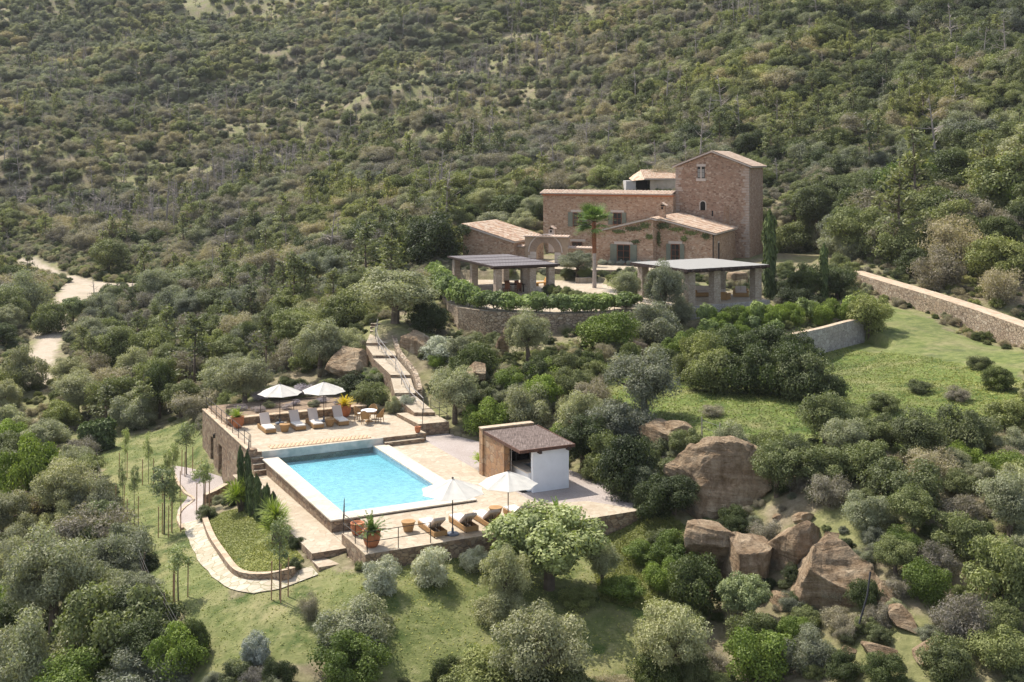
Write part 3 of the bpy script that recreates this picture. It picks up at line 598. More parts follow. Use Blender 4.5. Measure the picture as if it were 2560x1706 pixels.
# tall left wall with two door openings
e = empty('retaining_wall', W(-1.4, -7, -3.2), 'tall rubble retaining wall with two door openings left of the upper terrace', 'wall')
m = MB()
for v0, v1 in ((-13.3, -10.7), (-9.8, -8.35), (-7.3, 0)): m.ubox(-1.6, -1.203, v0, v1, -4.2, .5)
for v0, v1 in ((-10.7, -9.8), (-8.35, -7.3)): m.ubox(-1.597, -1.203, v0, v1, -.75, .5)
m.ubox(-1.66, -1.14, -.5, .0, .5, .66); m.build('wall', M['rubble'], e)
MB().ubox(-1.63, -1.17, -13.3, -.5, .5, .56).build('wall_cap', M['cap'], e)
for v0, v1 in ((-10.7, -9.8), (-8.35, -7.3)):
    d = MB().ubox(-1.30, -1.24, v0, v1, -3.3, -.75).build('door', M['darkwood'], e)
    MB().tube(W(-1.33, v1-.2, -2.1), W(-1.33, v1-.12, -2.1), .03).build('handle', M['iron'], d)
lampb = MB().tube(W(-1.72, -9.1, -.55), W(-1.72, -9.1, -.3), .07, .09, 8); lampb.tube(W(-1.6, -9.1, -.25), W(-1.74, -9.1, -.25), .02).build('wall_lamp', M['iron'], e)
# ---------------------------------------------------------------- swimming pool
P = empty('swimming_pool', W(3, 6, 0), 'rectangular turquoise swimming pool with pale stone coping', 'swimming pool')
t = NT('pool_tiles'); v = t.coord(); a = t.vor(v, 5.5, 'F1', 1); sep = t.new('ShaderNodeSeparateColor'); t.l(a.outputs['Color'], sep.inputs[0])
t.col(t.ramp(sep.outputs[0], [(0, (.40, .45, .51)), (1, (.58, .63, .70))])); t.b.inputs['Roughness'].default_value = .4; M['tile'] = t.m
t = NT('pool_wall_tiles'); v = t.coord(); n = t.noise(v, 1.2, 5); t.col(t.mix(t.ramp(n, [(.4, (0, 0, 0)), (.6, (1, 1, 1))]), (.34, .36, .33), (.56, .52, .47))); t.b.inputs['Roughness'].default_value = .5; M['tilew'] = t.m
PZ0, PZ1 = -.36, -.24
m = MB(); q = [W(0, 0), W(6.1, 0), W(6.1, 12.5), W(0, 12.5)]; zb = [PZ0, PZ0, PZ1, PZ1]
bot = [(a[0], a[1], z) for a, z in zip(q, zb)]; top = [(a[0], a[1], .055) for a in q]
m.add(bot+top, [(0, 1, 2, 3)]+[(4+i, 4+(i+1) % 4, (i+1) % 4, i) for i in range(4)]); m.build('basin', M['tile'], P)
MB().ubox(-.88, 6.75, .003, .06, .0, .497).build('tile_wall', M['tilew'], P)
m = MB().ubox(-.85, -.02, .06, 13.35, -3.9, .055).ubox(6.12, 6.94, .06, 13.35, -3.9, .055).ubox(-.02, 6.12, 12.52, 13.35, -3.9, .055); m.build('pool_wall', M['rubble'], P)
m = MB().ubox(-.93, .04, .063, 12.46, .058, .125).ubox(6.06, 6.98, .063, 12.46, .058, .125).ubox(-.93, 6.98, 12.46, 13.45, .058, .125); m.build('coping', M['coping'], P)
t = NT('pool_water'); v = t.coord()
fr = t.new('ShaderNodeFresnel'); fr.inputs[0].default_value = 1.33; gl = t.new('ShaderNodeBsdfGlossy'); gl.inputs['Roughness'].default_value = .06; tp = t.new('ShaderNodeBsdfTransparent'); tp.inputs[0].default_value = (.97, 1, 1, 1)
bp = t.new('ShaderNodeBump', i_Strength=.4, i_Distance=.05); wn = t.noise(v, 3.2, 3, .6); t.l(t.math('ADD', wn, t.math('MULTIPLY', t.noise(v, 9, 3), .35)), bp.inputs['Height']); t.l(bp.outputs[0], fr.inputs['Normal']); t.l(bp.outputs[0], gl.inputs['Normal'])
mx = t.new('ShaderNodeMixShader'); bf = t.new('ShaderNodeNewGeometry').outputs['Backfacing']; t.l(t.math('MULTIPLY', fr.outputs[0], t.math('SUBTRACT', 1.0, bf)), mx.inputs[0]); t.l(tp.outputs[0], mx.inputs[1]); t.l(gl.outputs[0], mx.inputs[2]); t.l(mx.outputs[0], t.out.inputs[0])
ab = t.new('ShaderNodeVolumeAbsorption'); ab.inputs[0].default_value = (.42, .86, .90, 1); ab.inputs['Density'].default_value = 1.15; t.l(ab.outputs[0], t.out.inputs['Volume']); t.m.name = 'pool_water'
q = [W(-.01, -.01), W(6.11, -.01), W(6.11, 12.51), W(-.01, 12.51)]; m = MB()
m.prism([a[:2] for a in q], [PZ0-.1, PZ0-.1, PZ1-.1, PZ1-.1], .0); m.build('water', t.m, P)
o = MB(); nb = 31
for i in range(nb): o.ubox(-.25+i*.205, -.25+i*.205+.19, -1.15, -.3, U0+.004, U0+.03)
tag(o.build('deck_boards', M['boards'], None, W(3, -.7, U0)), 'strip of pale timber boards over the pool cover slot', 'deck boards')
# ---------------------------------------------------------------- edging walls in the garden
def ribbon(line, w, top, depth, mat, name, label, cat='wall', capm=None, jitter=0, h=None):
    """wall along a polyline; line = [(x,y,ztop)]"""
    n = len(line); Ls, Rs = [], []
    for i, p in enumerate(line):
        a = Vector(line[max(0, i-1)][:2]); b = Vector(line[min(n-1, i+1)][:2]); d = (b-a).normalized(); nn = Vector((-d.y, d.x))*w/2
        Ls.append((p[0]+nn.x, p[1]+nn.y, p[2]+top)); Rs.append((p[0]-nn.x, p[1]-nn.y, p[2]+top))
    vs = []; fs = []; ms = []
    for a, b in zip(Ls, Rs): vs += [a, b, (a[0], a[1], a[2]-depth), (b[0], b[1], b[2]-depth)]
    m = MB(); m.add(vs, [])
    for i in range(n-1):
        k = 4*i; m.f += [[k, k+1, k+5, k+4], [k+2, k, k+4, k+6], [k+1, k+3, k+7, k+5], [k+3, k+2, k+6, k+7]]; m.m += [1 if capm else 0, 0, 0, 0]
    m.f += [[0, 2, 3, 1], [4*n-4, 4*n-3, 4*n-1, 4*n-2]]; m.m += [0, 0]
    o = m.build(name, [mat, capm] if capm else [mat], None, line[n//2]); return tag(o, label, cat)
def smooth(pts, k=4):
    P_ = [np.array(p, float) for p in pts]; out = []
    for i in range(len(P_)-1):
        p0, p1_, p2_, p3 = P_[max(0, i-1)], P_[i], P_[i+1], P_[min(len(P_)-1, i+2)]
        for j in range(k):
            t_ = j/k; out.append(.5*((2*p1_)+(-p0+p2_)*t_+(2*p0-5*p1_+4*p2_-p3)*t_*t_+(-p0+3*p1_-3*p2_+p3)*t_**3))
    return [tuple(x) for x in out]+[tuple(P_[-1])]
edge = smooth([hit(*q) for q in ((510, 1300), (530, 1352), (562, 1400), (590, 1435), (625, 1447), (680, 1446), (735, 1432), (778, 1414))])
ribbon(edge, .3, .28, 1.2, M['rubble'], 'edging_wall', 'low curved stone kerb wall round the sloping lawn bed', capm=M['cap'])
pathl = smooth([hit(*q) for q in ((478, 1300), (492, 1345), (515, 1395), (560, 1448), (620, 1470), (700, 1460), (785, 1428))])
inner = smooth([hit(*q) for q in ((506, 1298), (526, 1352), (558, 1400), (588, 1437), (625, 1450), (690, 1447), (778, 1418))])
outer = smooth([hit(*q) for q in ((455, 1312), (470, 1350), (495, 1400), (545, 1458), (615, 1482), (700, 1475), (795, 1438))])
def sheet(name, A, B, mat, lift=.05, n=6, wob=.0):
    m = MB(); k = n+1; vs = []
    rr = random.Random(3)
    for a, b in zip(A, B):
        for j in range(k):
            t_ = j/n
            if j in (0, n) and wob: t_ += rr.uniform(-wob, wob)
            x = a[0]*(1-t_)+b[0]*t_; y = a[1]*(1-t_)+b[1]*t_; vs.append((x, y, tz1(x, y)+lift))
    m.add(vs, [(i*k+j, i*k+j+1, (i+1)*k+j+1, (i+1)*k+j) for i in range(len(A)-1) for j in range(n)])
    o = m.build(name, mat, None, A[len(A)//2], smooth=True); o['kind'] = 'structure'; return o
sheet('flagstone_path', inner, outer, M['flag2'], .05, 6, .07)
ga = smooth([hit(*q) for q in ((556, 1195), (560, 1225), (552, 1245), (512, 1262), (506, 1298))]); gb = smooth([hit(*q) for q in ((425, 1165), (442, 1200), (470, 1240), (444, 1280), (455, 1312))])
sheet('gravel_pad', ga, gb, M['gravel'], .05)
ribbon(smooth([hit(*q) for q in ((428, 1168), (442, 1205), (462, 1235), (484, 1252), (455, 1278), (445, 1300), (456, 1325))]), .16, .13, .6, M['cap'], 'stone_kerb', 'row of loose reddish stones edging the gravel pad', 'kerb')
ribbon([hit(512, 1268), hit(535, 1258), hit(566, 1240)], .3, .75, 1.6, M['rubble'], 'bed_wall', 'short rubble wall between the gravel pad and the lime yucca', capm=M['cap'])
# ---------------------------------------------------------------- house terraces
st(MB().prism(TERP, 2.2, P1Z, 0, 1), 'house_terrace', [M['dry'], M['flag']])
st(MB().prism([p2(0, 0), p2(9.1, 0), p2(9.1, 8.2), p2(0, 8.2)], 4.4, P2Z, 0, 1), 'lounge_terrace', [M['grey'], M['flag']])
st(MB().prism([hs(-13.5, -6)[:2], hs(-4, -7.5)[:2], hs(3, -6)[:2], hs(12, -4)[:2], hs(12, 3)[:2], hs(-13.5, 3)[:2]], 4.6, 6.34, 0, 1), 'courtyard', [M['dry'], M['flag']])
ww = smooth([px(1905, 842, 4.8), px(1960, 838, 4.8), px(2050, 820, 4.82), px(2111, 804, 4.85), px(2160, 794, 4.85)], 3)
ribbon(ww, .5, .0, 3.2, M['grey'], 'garden_wall', 'pale grey crazy-stone retaining wall above the bright meadow', capm=M['cap'])
hw = smooth([px(1400, 806, 4.7), px(1440, 800, 4.9), px(1475, 795, 5.0), px(1560, 790, 5.0)], 3)
lw_ = [px(2095, 668, 6.9), px(2200, 700, 6.5), px(2330, 738, 6.0), px(2450, 776, 5.5), px(2560, 815, 5.1), px(2700, 868, 4.6)]
ribbon(lw_, .6, 0, 3.2, M['dry'], 'boundary_wall', 'long dry-stone wall running down to the right edge below the wooded slope', capm=M['cap'])
tr_o = [(a[0]+1.3, a[1]+2.6) for a in lw_]
A_ = smooth([(a[0]+.1, a[1]+.33, a[2]) for a in lw_]); m = MB(); vs = []
for a in A_: vs += [(a[0], a[1], a[2]-.03), (a[0]+1.2, a[1]+2.3, a[2]-.03), (a[0]+1.2, a[1]+2.3, a[2]-3.0)]
m.add(vs, [f for i in range(len(A_)-1) for f in ((3*i, 3*i+1, 3*i+4, 3*i+3), (3*i+1, 3*i+2, 3*i+5, 3*i+4))]); st(m, 'track', [M['cap']])
# ---------------------------------------------------------------- stairs up the slope
rz = [(890, 1090, 1330, .98), (650, 850, 1092, 1.7), (600, 790, 870, 2.45), (385, 610, 632, 3.2), (305, 555, 478, 3.75), (345, 520, 332, 4.2), (345, 530, 282, 4.42), (350, 530, 243, 4.65), (360, 545, 215, 4.8)]
P6 = [(px(860+a/4.9, 760+y/4.9, z), px(860+b/4.9, 760+y/4.9, z)) for a, b, y, z in rz]
m = MB()
for i in range(len(P6)-1):
    (a, b), (c, d) = P6[i], P6[i+1]; dz = 0; e_ = (Vector(b)-Vector(a))*.14; f_ = (Vector(d)-Vector(c))*.14; a, b, c, d = Vector(a)-e_, Vector(b)+e_, Vector(c)-f_, Vector(d)+f_; w_ = (Vector(b[:2])-Vector(a[:2])).length
    c2 = (c[0], c[1]); d2 = (d[0], d[1])
    m.prism([tuple(a[:2]), tuple(b[:2]), tuple(d2), tuple(c2)], min(a[2], b[2])-2.2, [a[2], b[2], max(b[2], d[2]-.2), max(b[2], d[2]-.2)], 0, 1)
o = m.build('garden_stairs', [M['rubble'], M['flag']], None, P6[3][0]); tag(o, 'long flagged stairway climbing from the pool terrace to the house', 'stairs')
rl = [(b[0]+.45, b[1]+.1, b[2]+.22) for a, b in P6[1:6]]
ribbon(smooth(rl, 3), .35, 0, 2.4, M['dry'], 'stair_wall', 'rough stone flank wall on the right of the long stairway')
def railing(name, pts, h, label, post=1, mat='iron', rails=(1.0, .52), r=.022):
    e = empty(name, pts[0], label, 'railing'); mm = M[mat]
    for i, p in enumerate(pts): MB().tube(p, (p[0], p[1], p[2]+h), r).build('post', mm, e)
    for k in rails: MB().path([(p[0], p[1], p[2]+h*k) for p in pts], r*.85).build('rail', mm, e)
    return e
def interp(pts, n):
    a = np.array(pts, float); d = np.r_[0, np.cumsum(np.linalg.norm(np.diff(a, axis=0), axis=1))]; s = np.linspace(0, d[-1], n)
    return [tuple(np.interp(s, d, a[:, j]) for j in range(3)) for _ in (0,) for s in s] if False else [tuple(float(np.interp(x, d, a[:, j])) for j in range(3)) for x in s]
Z = U0
railing('railing', interp([W(-1.4, -13, .56), W(-1.4, -.55, .56)], 9), .85, 'iron railing along the top of the tall left retaining wall')
railing('railing', interp([W(-1.0, -8.6, .72), W(8.1, -8.8, .72)], 5), .8, 'thin iron railing behind the parapet of the upper terrace')
railing('railing', [W(-.2, 13.35, .12), W(-.9, 15.3, 0), W(-.85, 16.9, 0), W(-.8, 18.4, 0), W(.7, 18.4, 0), W(2.3, 18.4, 0)], .95, 'iron railing round the corner of the front pool terrace')
railing('handrail', [W(-1.6, -.1, .62), W(-2.0, .95, LP), W(-2.1, 2.0, LP)], .9, 'sloping iron handrail beside the small steps left of the pool')
lf = [P6[i][0] for i in (1, 2, 3, 4, 5)]
railing('handrail', interp([(a[0]+.45, a[1], a[2]) for a in [P6[0][0]]+lf], 8), .95, 'pale double handrail beside the long stairway', mat='iron_l', rails=(1.0, .55), r=.028)
railing('railing', [W(10.0, -1.45, .74), W(11.7, -1.4, .74), W(11.8, -2.9, .74), W(11.85, -4.5, .74)], .95, 'iron railing on the landing at the foot of the long stairway')
# ---------------------------------------------------------------- pool cabin
C_ = empty('pool_cabin', W(11, 11, 0), 'small flat-roofed pool cabin with brushwood roof and white front wall', 'cabin')
MB().ubox(9.35, 12.6, 8.62, 9.05, -.1, 2.62).prism(Wp((9.45, 9.053), (9.8, 9.053), (9.8, 11.6), (9.45, 11.6)), -.1, [2.5, 2.5, 2.38, 2.38]).build('stone_wall', M['cabin_stone'], C_)
MB().ubox(9.32, 12.63, 8.6, 9.08, 2.62, 2.68).build('wall_cap', M['cap'], C_)
MB().ubox(10.35, 12.55, 13.05, 13.28, -.1, 2.24).ubox(12.32, 12.55, 9.053, 13.047, -.1, 2.2).build('white_wall', M['white'], C_)
MB().ubox(9.82, 12.3, 9.06, 9.12, .01, 2.4).ubox(9.82, 12.3, 9.13, 13.04, -.012, .012).build('shade_lining', M['dark'], C_)  # near-black sheets paint the shade inside the cabin on wall and floor
MB().ubox(10.2, 10.35, 10.7, 13.04, .013, 1.0).ubox(10.353, 12.28, 10.7, 10.85, .013, 1.0).build('counter_front', M['white'], C_)
MB().ubox(10.1, 10.75, 10.62, 13.046, 1.0, 1.06).ubox(10.753, 12.3, 10.62, 11.2, 1.0, 1.06).build('counter_top', M['cream'], C_)
fr_ = MB()
for a in ((9.86, 11.66),): fr_.tube(W(*a, 0), W(*a, 2.35), .03, None, 4)
fr_.build('metal_frame', M['iron_l'], C_); fr_ = MB()
for z in (1.2, 2.2): fr_.tube(W(9.9, 9.2, z+.0), W(12.2, 9.2, z), .03, None, 4)
for u_ in (10.6, 11.4): fr_.tube(W(u_, 9.2, 0), W(u_, 9.2, 2.3), .03, None, 4)
fr_.build('glazing_frame', M['iron_l'], C_)
RFp = Wp((9.42, 9.083), (12.72, 9.083), (12.78, 13.42), (9.5, 13.42))
MB().prism(RFp, [2.42, 2.42, 2.26, 2.26], [2.54, 2.54, 2.38, 2.38]).build('roof', M['brush'], C_)
m = MB().prism(Wp((9.5, 13.423), (12.78, 13.423), (12.78, 13.5), (9.5, 13.5)), 2.22, 2.385); m.prism(Wp((9.37, 9.1), (9.417, 9.1), (9.497, 13.5), (9.45, 13.5)), [2.38, 2.38, 2.22, 2.22], [2.55, 2.55, 2.385, 2.385])
m.prism(Wp((12.783, 9.1), (12.83, 9.1), (12.83, 13.5), (12.783, 13.5)), [2.38, 2.38, 2.22, 2.22], [2.55, 2.55, 2.385, 2.385]); m.build('fascia', plain('brown_fascia', (.11, .055, .038), .7, .25, 6), C_)
for u_ in (10.6, 12.35): MB().ubox(u_, u_+.14, 12.6, 13.6, 2.10, 2.25).build('roof_beam', M['darkwood'], C_)
# ---------------------------------------------------------------- roofs of barrel tiles
def tile_roof(name, O, A, D, la, ld_, mats, parent, pitch=.3, row=.45, thick=.14):
    """O corner, A unit vector along the eave, D unit vector down the slope"""
    O = Vector(O); A = Vector(A).normalized(); D = Vector(D).normalized(); Nn = A.cross(D); Nn = Nn if Nn.z > 0 else -Nn
    nc = max(1, round(la/pitch)); nr = max(1, round(ld_/row)); k = 6; m = MB(); vs = []; rows = []
    for j in range(nr):
        for e_ in (0, 1):
            y = ld_*(j+e_)/nr; lift = .0 if e_ == 0 else .035
            r_ = []
            for i in range(nc*k+1):
                ph = i/k; h = .075*abs(math.cos(math.pi*ph)); p = O+A*(la*i/(nc*k))+D*y+Nn*(h+lift+thick); vs.append(tuple(p))
            rows.append(len(vs))
    w = nc*k+1; m.add(vs, [(a*w+i, a*w+i+1, (a+1)*w+i+1, (a+1)*w+i) for a in range(2*nr-1) for i in range(nc*k)])
    o = m.build(name, mats, parent, smooth=False)
    b = MB(); c = [O+Nn*0, O+A*la, O+A*la+D*ld_, O+D*ld_]; b.add([tuple(x) for x in c]+[tuple(x+Nn*(thick+.02)) for x in c], [(3, 2, 1, 0), (4, 5, 6, 7), (0, 1, 5, 4), (1, 2, 6, 5), (2, 3, 7, 6), (3, 0, 4, 7)])
    b.build('eave_board', M['lintel'], o)
    return o
def sx(p, t): r = (p-1280)/F; return (r*(HO[1]+.927*t)-HO[0]-.375*t)/(.927+.375*r)
def zz(q, s, t): return H-(q-YH)*hs(s, t)[1]/F
G = 6.3
house = empty('stone_house', hs(0, 6, G), 'large rust-brown stone farmhouse with square tower and tiled roofs', 'house')
def hbox(s0, s1, t0, t1, z0, z1, mb=None, m=0):
    mb = mb or MB(); return mb.prism([hs(s0, t0)[:2], hs(s1, t0)[:2], hs(s1, t1)[:2], hs(s0, t1)[:2]], z0, z1, m)
T0, MT, WT2 = 14.2, 12.8, 1.5
# tower
m = MB(); tp_ = [hs(2.29, T0)[:2], hs(11.09, T0)[:2], hs(11.09, T0+9.6)[:2], hs(2.29, T0+9.6)[:2]]; m.prism(tp_, 4, 17.05)
a, b, c_ = hs(2.29, T0, 17.05), hs(11.09, T0, 17.05), hs(6.69, T0, 18.8); a2, b2, c2 = hs(2.29, T0+9.6, 17.05), hs(11.09, T0+9.6, 17.05), hs(6.69, T0+9.6, 18.8)
m.add([a, b, c_, a2, b2, c2], [(0, 1, 2), (4, 3, 5)]); m.build('tower_wall', M['tower'], house)
sl = math.hypot(4.75, 1.85)
def hv(s, t, z): return (s*HE1[0]+t*HE2[0], s*HE1[1]+t*HE2[1], z)
tile_roof('tower_roof', hs(6.69, T0-.35, 18.85), hv(0, 1, 0), hv(4.75, 0, -1.85), 10.3, sl, M['tiles2'], house)
tile_roof('tower_roof', hs(6.69, T0-.35, 18.85), hv(0, 1, 0), hv(-4.75, 0, -1.85), 10.3, sl, M['tiles2'], house)
m = MB(); rr = random.Random(2)
for sc_, sg in ((2.29, 1), (11.09, -1)):
    z = 6.4
    while z < 16.8:
        hh = rr.uniform(.26, .38); ln = rr.uniform(.3, .5) if rr.random() < .5 else rr.uniform(.6, .95)
        s0, s1 = (sc_-.03, sc_+ln) if sg > 0 else (sc_-ln, sc_+.03); hbox(s0, s1, T0-.03, T0+rr.uniform(.3, .8), z, z+hh*.82, m); z += hh
m.build('quoins', plain('quoin_stone', (.42, .33, .27), .85, .2, 2, .3), house)
# main block
m = hbox(-14.3, 2.31, MT, 20.5, 4, 13.8); m.build('main_wall', M['house'], house)
tile_roof('main_roof', hs(-14.6, MT+1.3, 14.12), hv(1, 0, 0), hv(0, -1.75, -.42), 16.9, 1.8, M['tiles2'], house, pitch=.42, thick=.06)
tile_roof('main_roof', hs(-14.6, MT+1.31, 14.1), hv(1, 0, 0), hv(0, 6.9, -1.6), 16.9, 7.0, M['tiles2'], house, pitch=.42, thick=.06)
hbox(-14.45, 2.4, MT-.16, MT+.02, 13.5, 13.68).build('cornice', M['terra'], house)
# front wing
m = hbox(-3.33, 3.3, 0, MT-.003, 4, 9.8); hbox(3.303, 9.5, WT2, MT+1.3, 4, 9.8, m)
ap = 3.04; az = 11.42
m.add([hs(-3.33, 0, 9.8), hs(3.3, 0, 9.8), hs(3.3, 0, az-.07), hs(ap, 0, az)], [(0, 1, 2, 3)]); m.add([hs(3.3, WT2, 9.8), hs(9.5, WT2, 9.8), hs(3.3, WT2, az-.07)], [(0, 1, 2)])
m.add([hs(3.3, 0, 9.8), hs(3.3, WT2, 9.8), hs(3.3, WT2, az-.08), hs(3.3, 0, az-.08)], [(0, 1, 2, 3)]); m.build('wing_wall', M['house'], house)
dl = math.hypot(6.75, 1.66)
tile_roof('wing_roof', hs(ap, -.25, az), hv(0, 1, 0), hv(-6.75, 0, -1.66), 12.9, dl, M['tiles'], house)
tile_roof('wing_roof', hs(ap, WT2-.25, az), hv(0, 1, 0), hv(6.85, 0, -1.66), 12.4, dl+.1, M['tiles'], house)
tile_roof('wing_roof', hs(ap, -.25, az+.005), hv(0, 1, 0), hv(.7, 0, -.17), 1.45, .7, M['tiles'], house)
# openings
def window(p0, p1, q0, q1, t_, shut=True, lint=None, arch=False, rows=2, frame='redwood', sh=None, q1s=None):
    s0, s1 = sx(p0, t_), sx(p1, t_); z1_, z0_ = zz(q0, s0, t_), zz(q1, s0, t_)
    f = hbox(s0, s1, t_-.07, t_+.02, z0_, z1_).build('window', M[frame], house)
    n_ = 2 if s1-s0 > .7 else 1; w_ = (s1-s0-.08)/n_
    for i in range(n_):
        a_ = s0+.06+i*w_; hbox(a_, a_+w_-.05, t_-.075, t_-.068, z0_+.08, z1_-.08).build('pane', M['glass'], f)
    g_ = MB()
    for k_ in range(1, rows): hbox(s0+.06, s1-.06, t_-.09, t_-.076, z0_+(z1_-z0_)*k_/rows-.02, z0_+(z1_-z0_)*k_/rows+.02, g_)
    if rows > 1: g_.build('glazing_bar', M[frame], f)
    if shut:
        w_ = (s1-s0)*.52
        for a_, b_ in ((s0-w_-.05, s0-.05), (s1+.05, s1+w_+.05)):
            s_ = MB(); hbox(a_, b_, t_-.10, t_-.04, z0_, z1_, s_)
            for k_ in range(9): hbox(a_+.06, b_-.06, t_-.125, t_-.102, z0_+.1+(z1_-z0_-.2)*k_/9, z0_+.1+(z1_-z0_-.2)*(k_+.6)/9, s_)
            s_.build('shutter', M['shutter'], house)
    if lint: hbox(s0-lint, s1+lint, t_-.06, t_+.1, z1_+.01, z1_+.30).build('lintel', M['lintel'], house)
    return s0, s1, z0_, z1_
window(1533, 1554, 531.5, 562, MT, True, .3); window(1433, 1455, 531, 567, MT, True, .3); window(1430, 1456, 604, 630, MT, False, .4)
window(1543.5, 1575, 611, 659, 0, True, .35, rows=3); window(1678, 1699, 610, 655, WT2, True, .3, rows=3)
s0, s1, z0_, z1_ = window(1744, 1762, 417, 446, T0, False, .12, rows=2, frame='darkwood')
hbox(s0+.03, (s0+s1)/2-.06, T0-.085, T0-.077, z0_+.1, z1_-.3).build('curtain', M['linen'], house); hbox((s0+s1)/2+.06, s1-.03, T0-.085, T0-.077, z0_+.1, z1_-.3).build('curtain', M['linen'], house)
hbox(s0-.15, s1+.15, T0-.14, T0+.1, z0_-.35, z0_-.02).build('sill', M['lintel'], house)
hbox((s0+s1)/2-.07, (s0+s1)/2+.07, T0-.12, T0-.03, z0_, z1_+.05).build('mullion', M['lintel'], house)
s0, s1 = sx(1751, T0), sx(1763.5, T0); zb = zz(526, s0, T0); zt = zz(510, s0, T0); r_ = (s1-s0)/2
def archpoly(s0, s1, zb, zt, t_, grow=0, n=10):
    c = (s0+s1)/2; r_ = (s1-s0)/2+grow; return [hs(c-r_, t_, zb), hs(c+r_, t_, zb)]+[hs(c+r_*math.cos(math.pi*i/n), t_, zt+r_*math.sin(math.pi*i/n)) for i in range(n+1)]
def slabpoly(fr, bk, mb):
    n = len(fr); mb.add(fr+bk, [tuple(range(n)), tuple(range(n, 2*n))[::-1]]+[(i, n+i, n+(i+1) % n, (i+1) % n) for i in range(n)]); return mb
slabpoly(archpoly(s0, s1, zb, zt, T0-.03, .12), archpoly(s0, s1, zb, zt, T0+.1, .12), MB()).build('window_surround', M['lintel'], house)
slabpoly(archpoly(s0, s1, zb, zt, T0-.04), archpoly(s0, s1, zb, zt, T0+.1), MB()).build('arched_window', M['dark'], house)
s0 = sx(1779.5, T0); hbox(s0, s0+.16, T0-.02, T0+.1, zz(541, s0, T0), zz(527, s0, T0)).build('slit_window', M['dark'], house)
hbox(9.47, 9.53, 4.2, 5.1, 6.35, 8.9).build('side_door', M['lintel'], house); hbox(9.46, 9.56, 4.32, 4.98, 6.36, 8.7).build('side_door_leaf', M['darkwood'], house)
MB().tube(hs(9.56, 1.7, 6.3), hs(9.56, 1.7, 9.7), .05).tube(hs(9.72, 1.3, 9.72), hs(9.72, 13, 9.72), .07).build('gutter', M['iron'], house)
def chimney(s, t_, z0, h, w, parent, mat):
    e_ = hbox(s-w/2, s+w/2, t_-w/2, t_+w/2, z0, z0+h).build('chimney', mat, parent)
    for k_ in (-1, 1):
        cp = MB(); cp.add([hs(s, t_-w*.85, z0+h+.42), hs(s, t_+w*.85, z0+h+.42), hs(s+k_*w*.85, t_+w*.85, z0+h+.1), hs(s+k_*w*.85, t_-w*.85, z0+h+.1), hs(s, t_-w*.85, z0+h+.30), hs(s, t_+w*.85, z0+h+.30), hs(s+k_*w*.85, t_+w*.85, z0+h), hs(s+k_*w*.85, t_-w*.85, z0+h)], [(0, 1, 2, 3), (7, 6, 5, 4), (3, 2, 6, 7), (0, 3, 7, 4), (1, 5, 6, 2)]); o_ = cp.build('chimney_cap', M['tiles2'], parent)
    hbox(s-w*.3, s+w*.3, t_-w*.3, t_+w*.3, z0+h, z0+h+.15).build('flue', M['dark'], parent)
    hbox(s-.1, s+.12, t_-w/2-.012, t_-w/2+.05, z0+h-.35, z0+h-.1).build('vent', M['dark'], parent)
chimney(3.55, 3.2, 11.0, 1.75, .62, house, M['house'])
# low left outbuilding
ob = empty('outbuilding', hs(-16, 6, G), 'low stone outbuilding with a single-slope tiled roof beside the arched gateway', 'outbuilding')
LF = (-5.5, 130.0)
def lo(a, b): return (LF[0]+a*HE1[0]+b*HE2[0], LF[1]+a*HE1[1]+b*HE2[1])
MB().prism([lo(0, 0), lo(6.1, 0), lo(6.1, 9.5), lo(0, 9.5)], 5.2, [10.55, 8.75, 8.75, 10.55]).build('wall', M['house'], ob)
a = lo(-.2, -.25); tile_roof('roof', (a[0], a[1], 10.6), (HE2[0], HE2[1], 0), (HE1[0]*6.5, HE1[1]*6.5, -1.85), 10, math.hypot(6.5, 1.85), M['tiles'], ob)
# arched gateway
gt = empty('gateway', hs(-9, 0, G), 'stone gateway with a round voussoir arch and tiled coping', 'gateway')
GO = (1.15, 128.6)
def gp(a, b, z): return (GO[0]+a*HE1[0]+b*HE2[0], GO[1]+a*HE1[1]+b*HE2[1], z)
def gs(p): r = (p-1280)/F; return (r*GO[1]-GO[0])/(.927+.375*r)
ga0, ga1 = gs(1312), gs(1421); gc = (gs(1341)+gs(1386.5))/2; gr = (gs(1386.5)-gs(1341))/2; zs_ = 7.75; ztp = 9.45
n = 14; arc = [(gc+gr*math.cos(math.pi*i/n), zs_+gr*math.sin(math.pi*i/n)) for i in range(n+1)]
def gwall(b, m, rev):
    pts = [gp(ga0, b, 5.8), gp(ga0, b, ztp), gp(ga1, b, ztp), gp(ga1, b, 5.8), gp(gc+gr, b, 5.8)]+[gp(x, b, z) for x, z in arc]+[gp(gc-gr, b, 5.8)]
    return pts
f_, b_ = gwall(0, 0, 0), gwall(.6, 0, 0); slabpoly(f_, b_, MB()).build('gate_wall', plain('ashlar', (.37, .27, .19), .85, .15, 2.5, .3), gt)
rr = random.Random(4); m = MB()
for i in range(17):
    a0, a1 = math.pi*i/17+.012, math.pi*(i+1)/17-.012; r0, r1 = gr+.01, gr*1.78; o_ = []
    for b in (-.05, .3): o_ += [gp(gc+r0*math.cos(a0), b, zs_+r0*math.sin(a0)), gp(gc+r1*math.cos(a0), b, zs_+r1*math.sin(a0)), gp(gc+r1*math.cos(a1), b, zs_+r1*math.sin(a1)), gp(gc+r0*math.cos(a1), b, zs_+r0*math.sin(a1))]
    m.add(o_, [(0, 1, 2, 3), (0, 4, 5, 1), (1, 5, 6, 2), (2, 6, 7, 3), (3, 7, 4, 0), (7, 6, 5, 4)])
m.build('voussoirs', plain('voussoir_stone', (.31, .22, .16), .85, .18, 1.5, .3), gt)
m = MB()
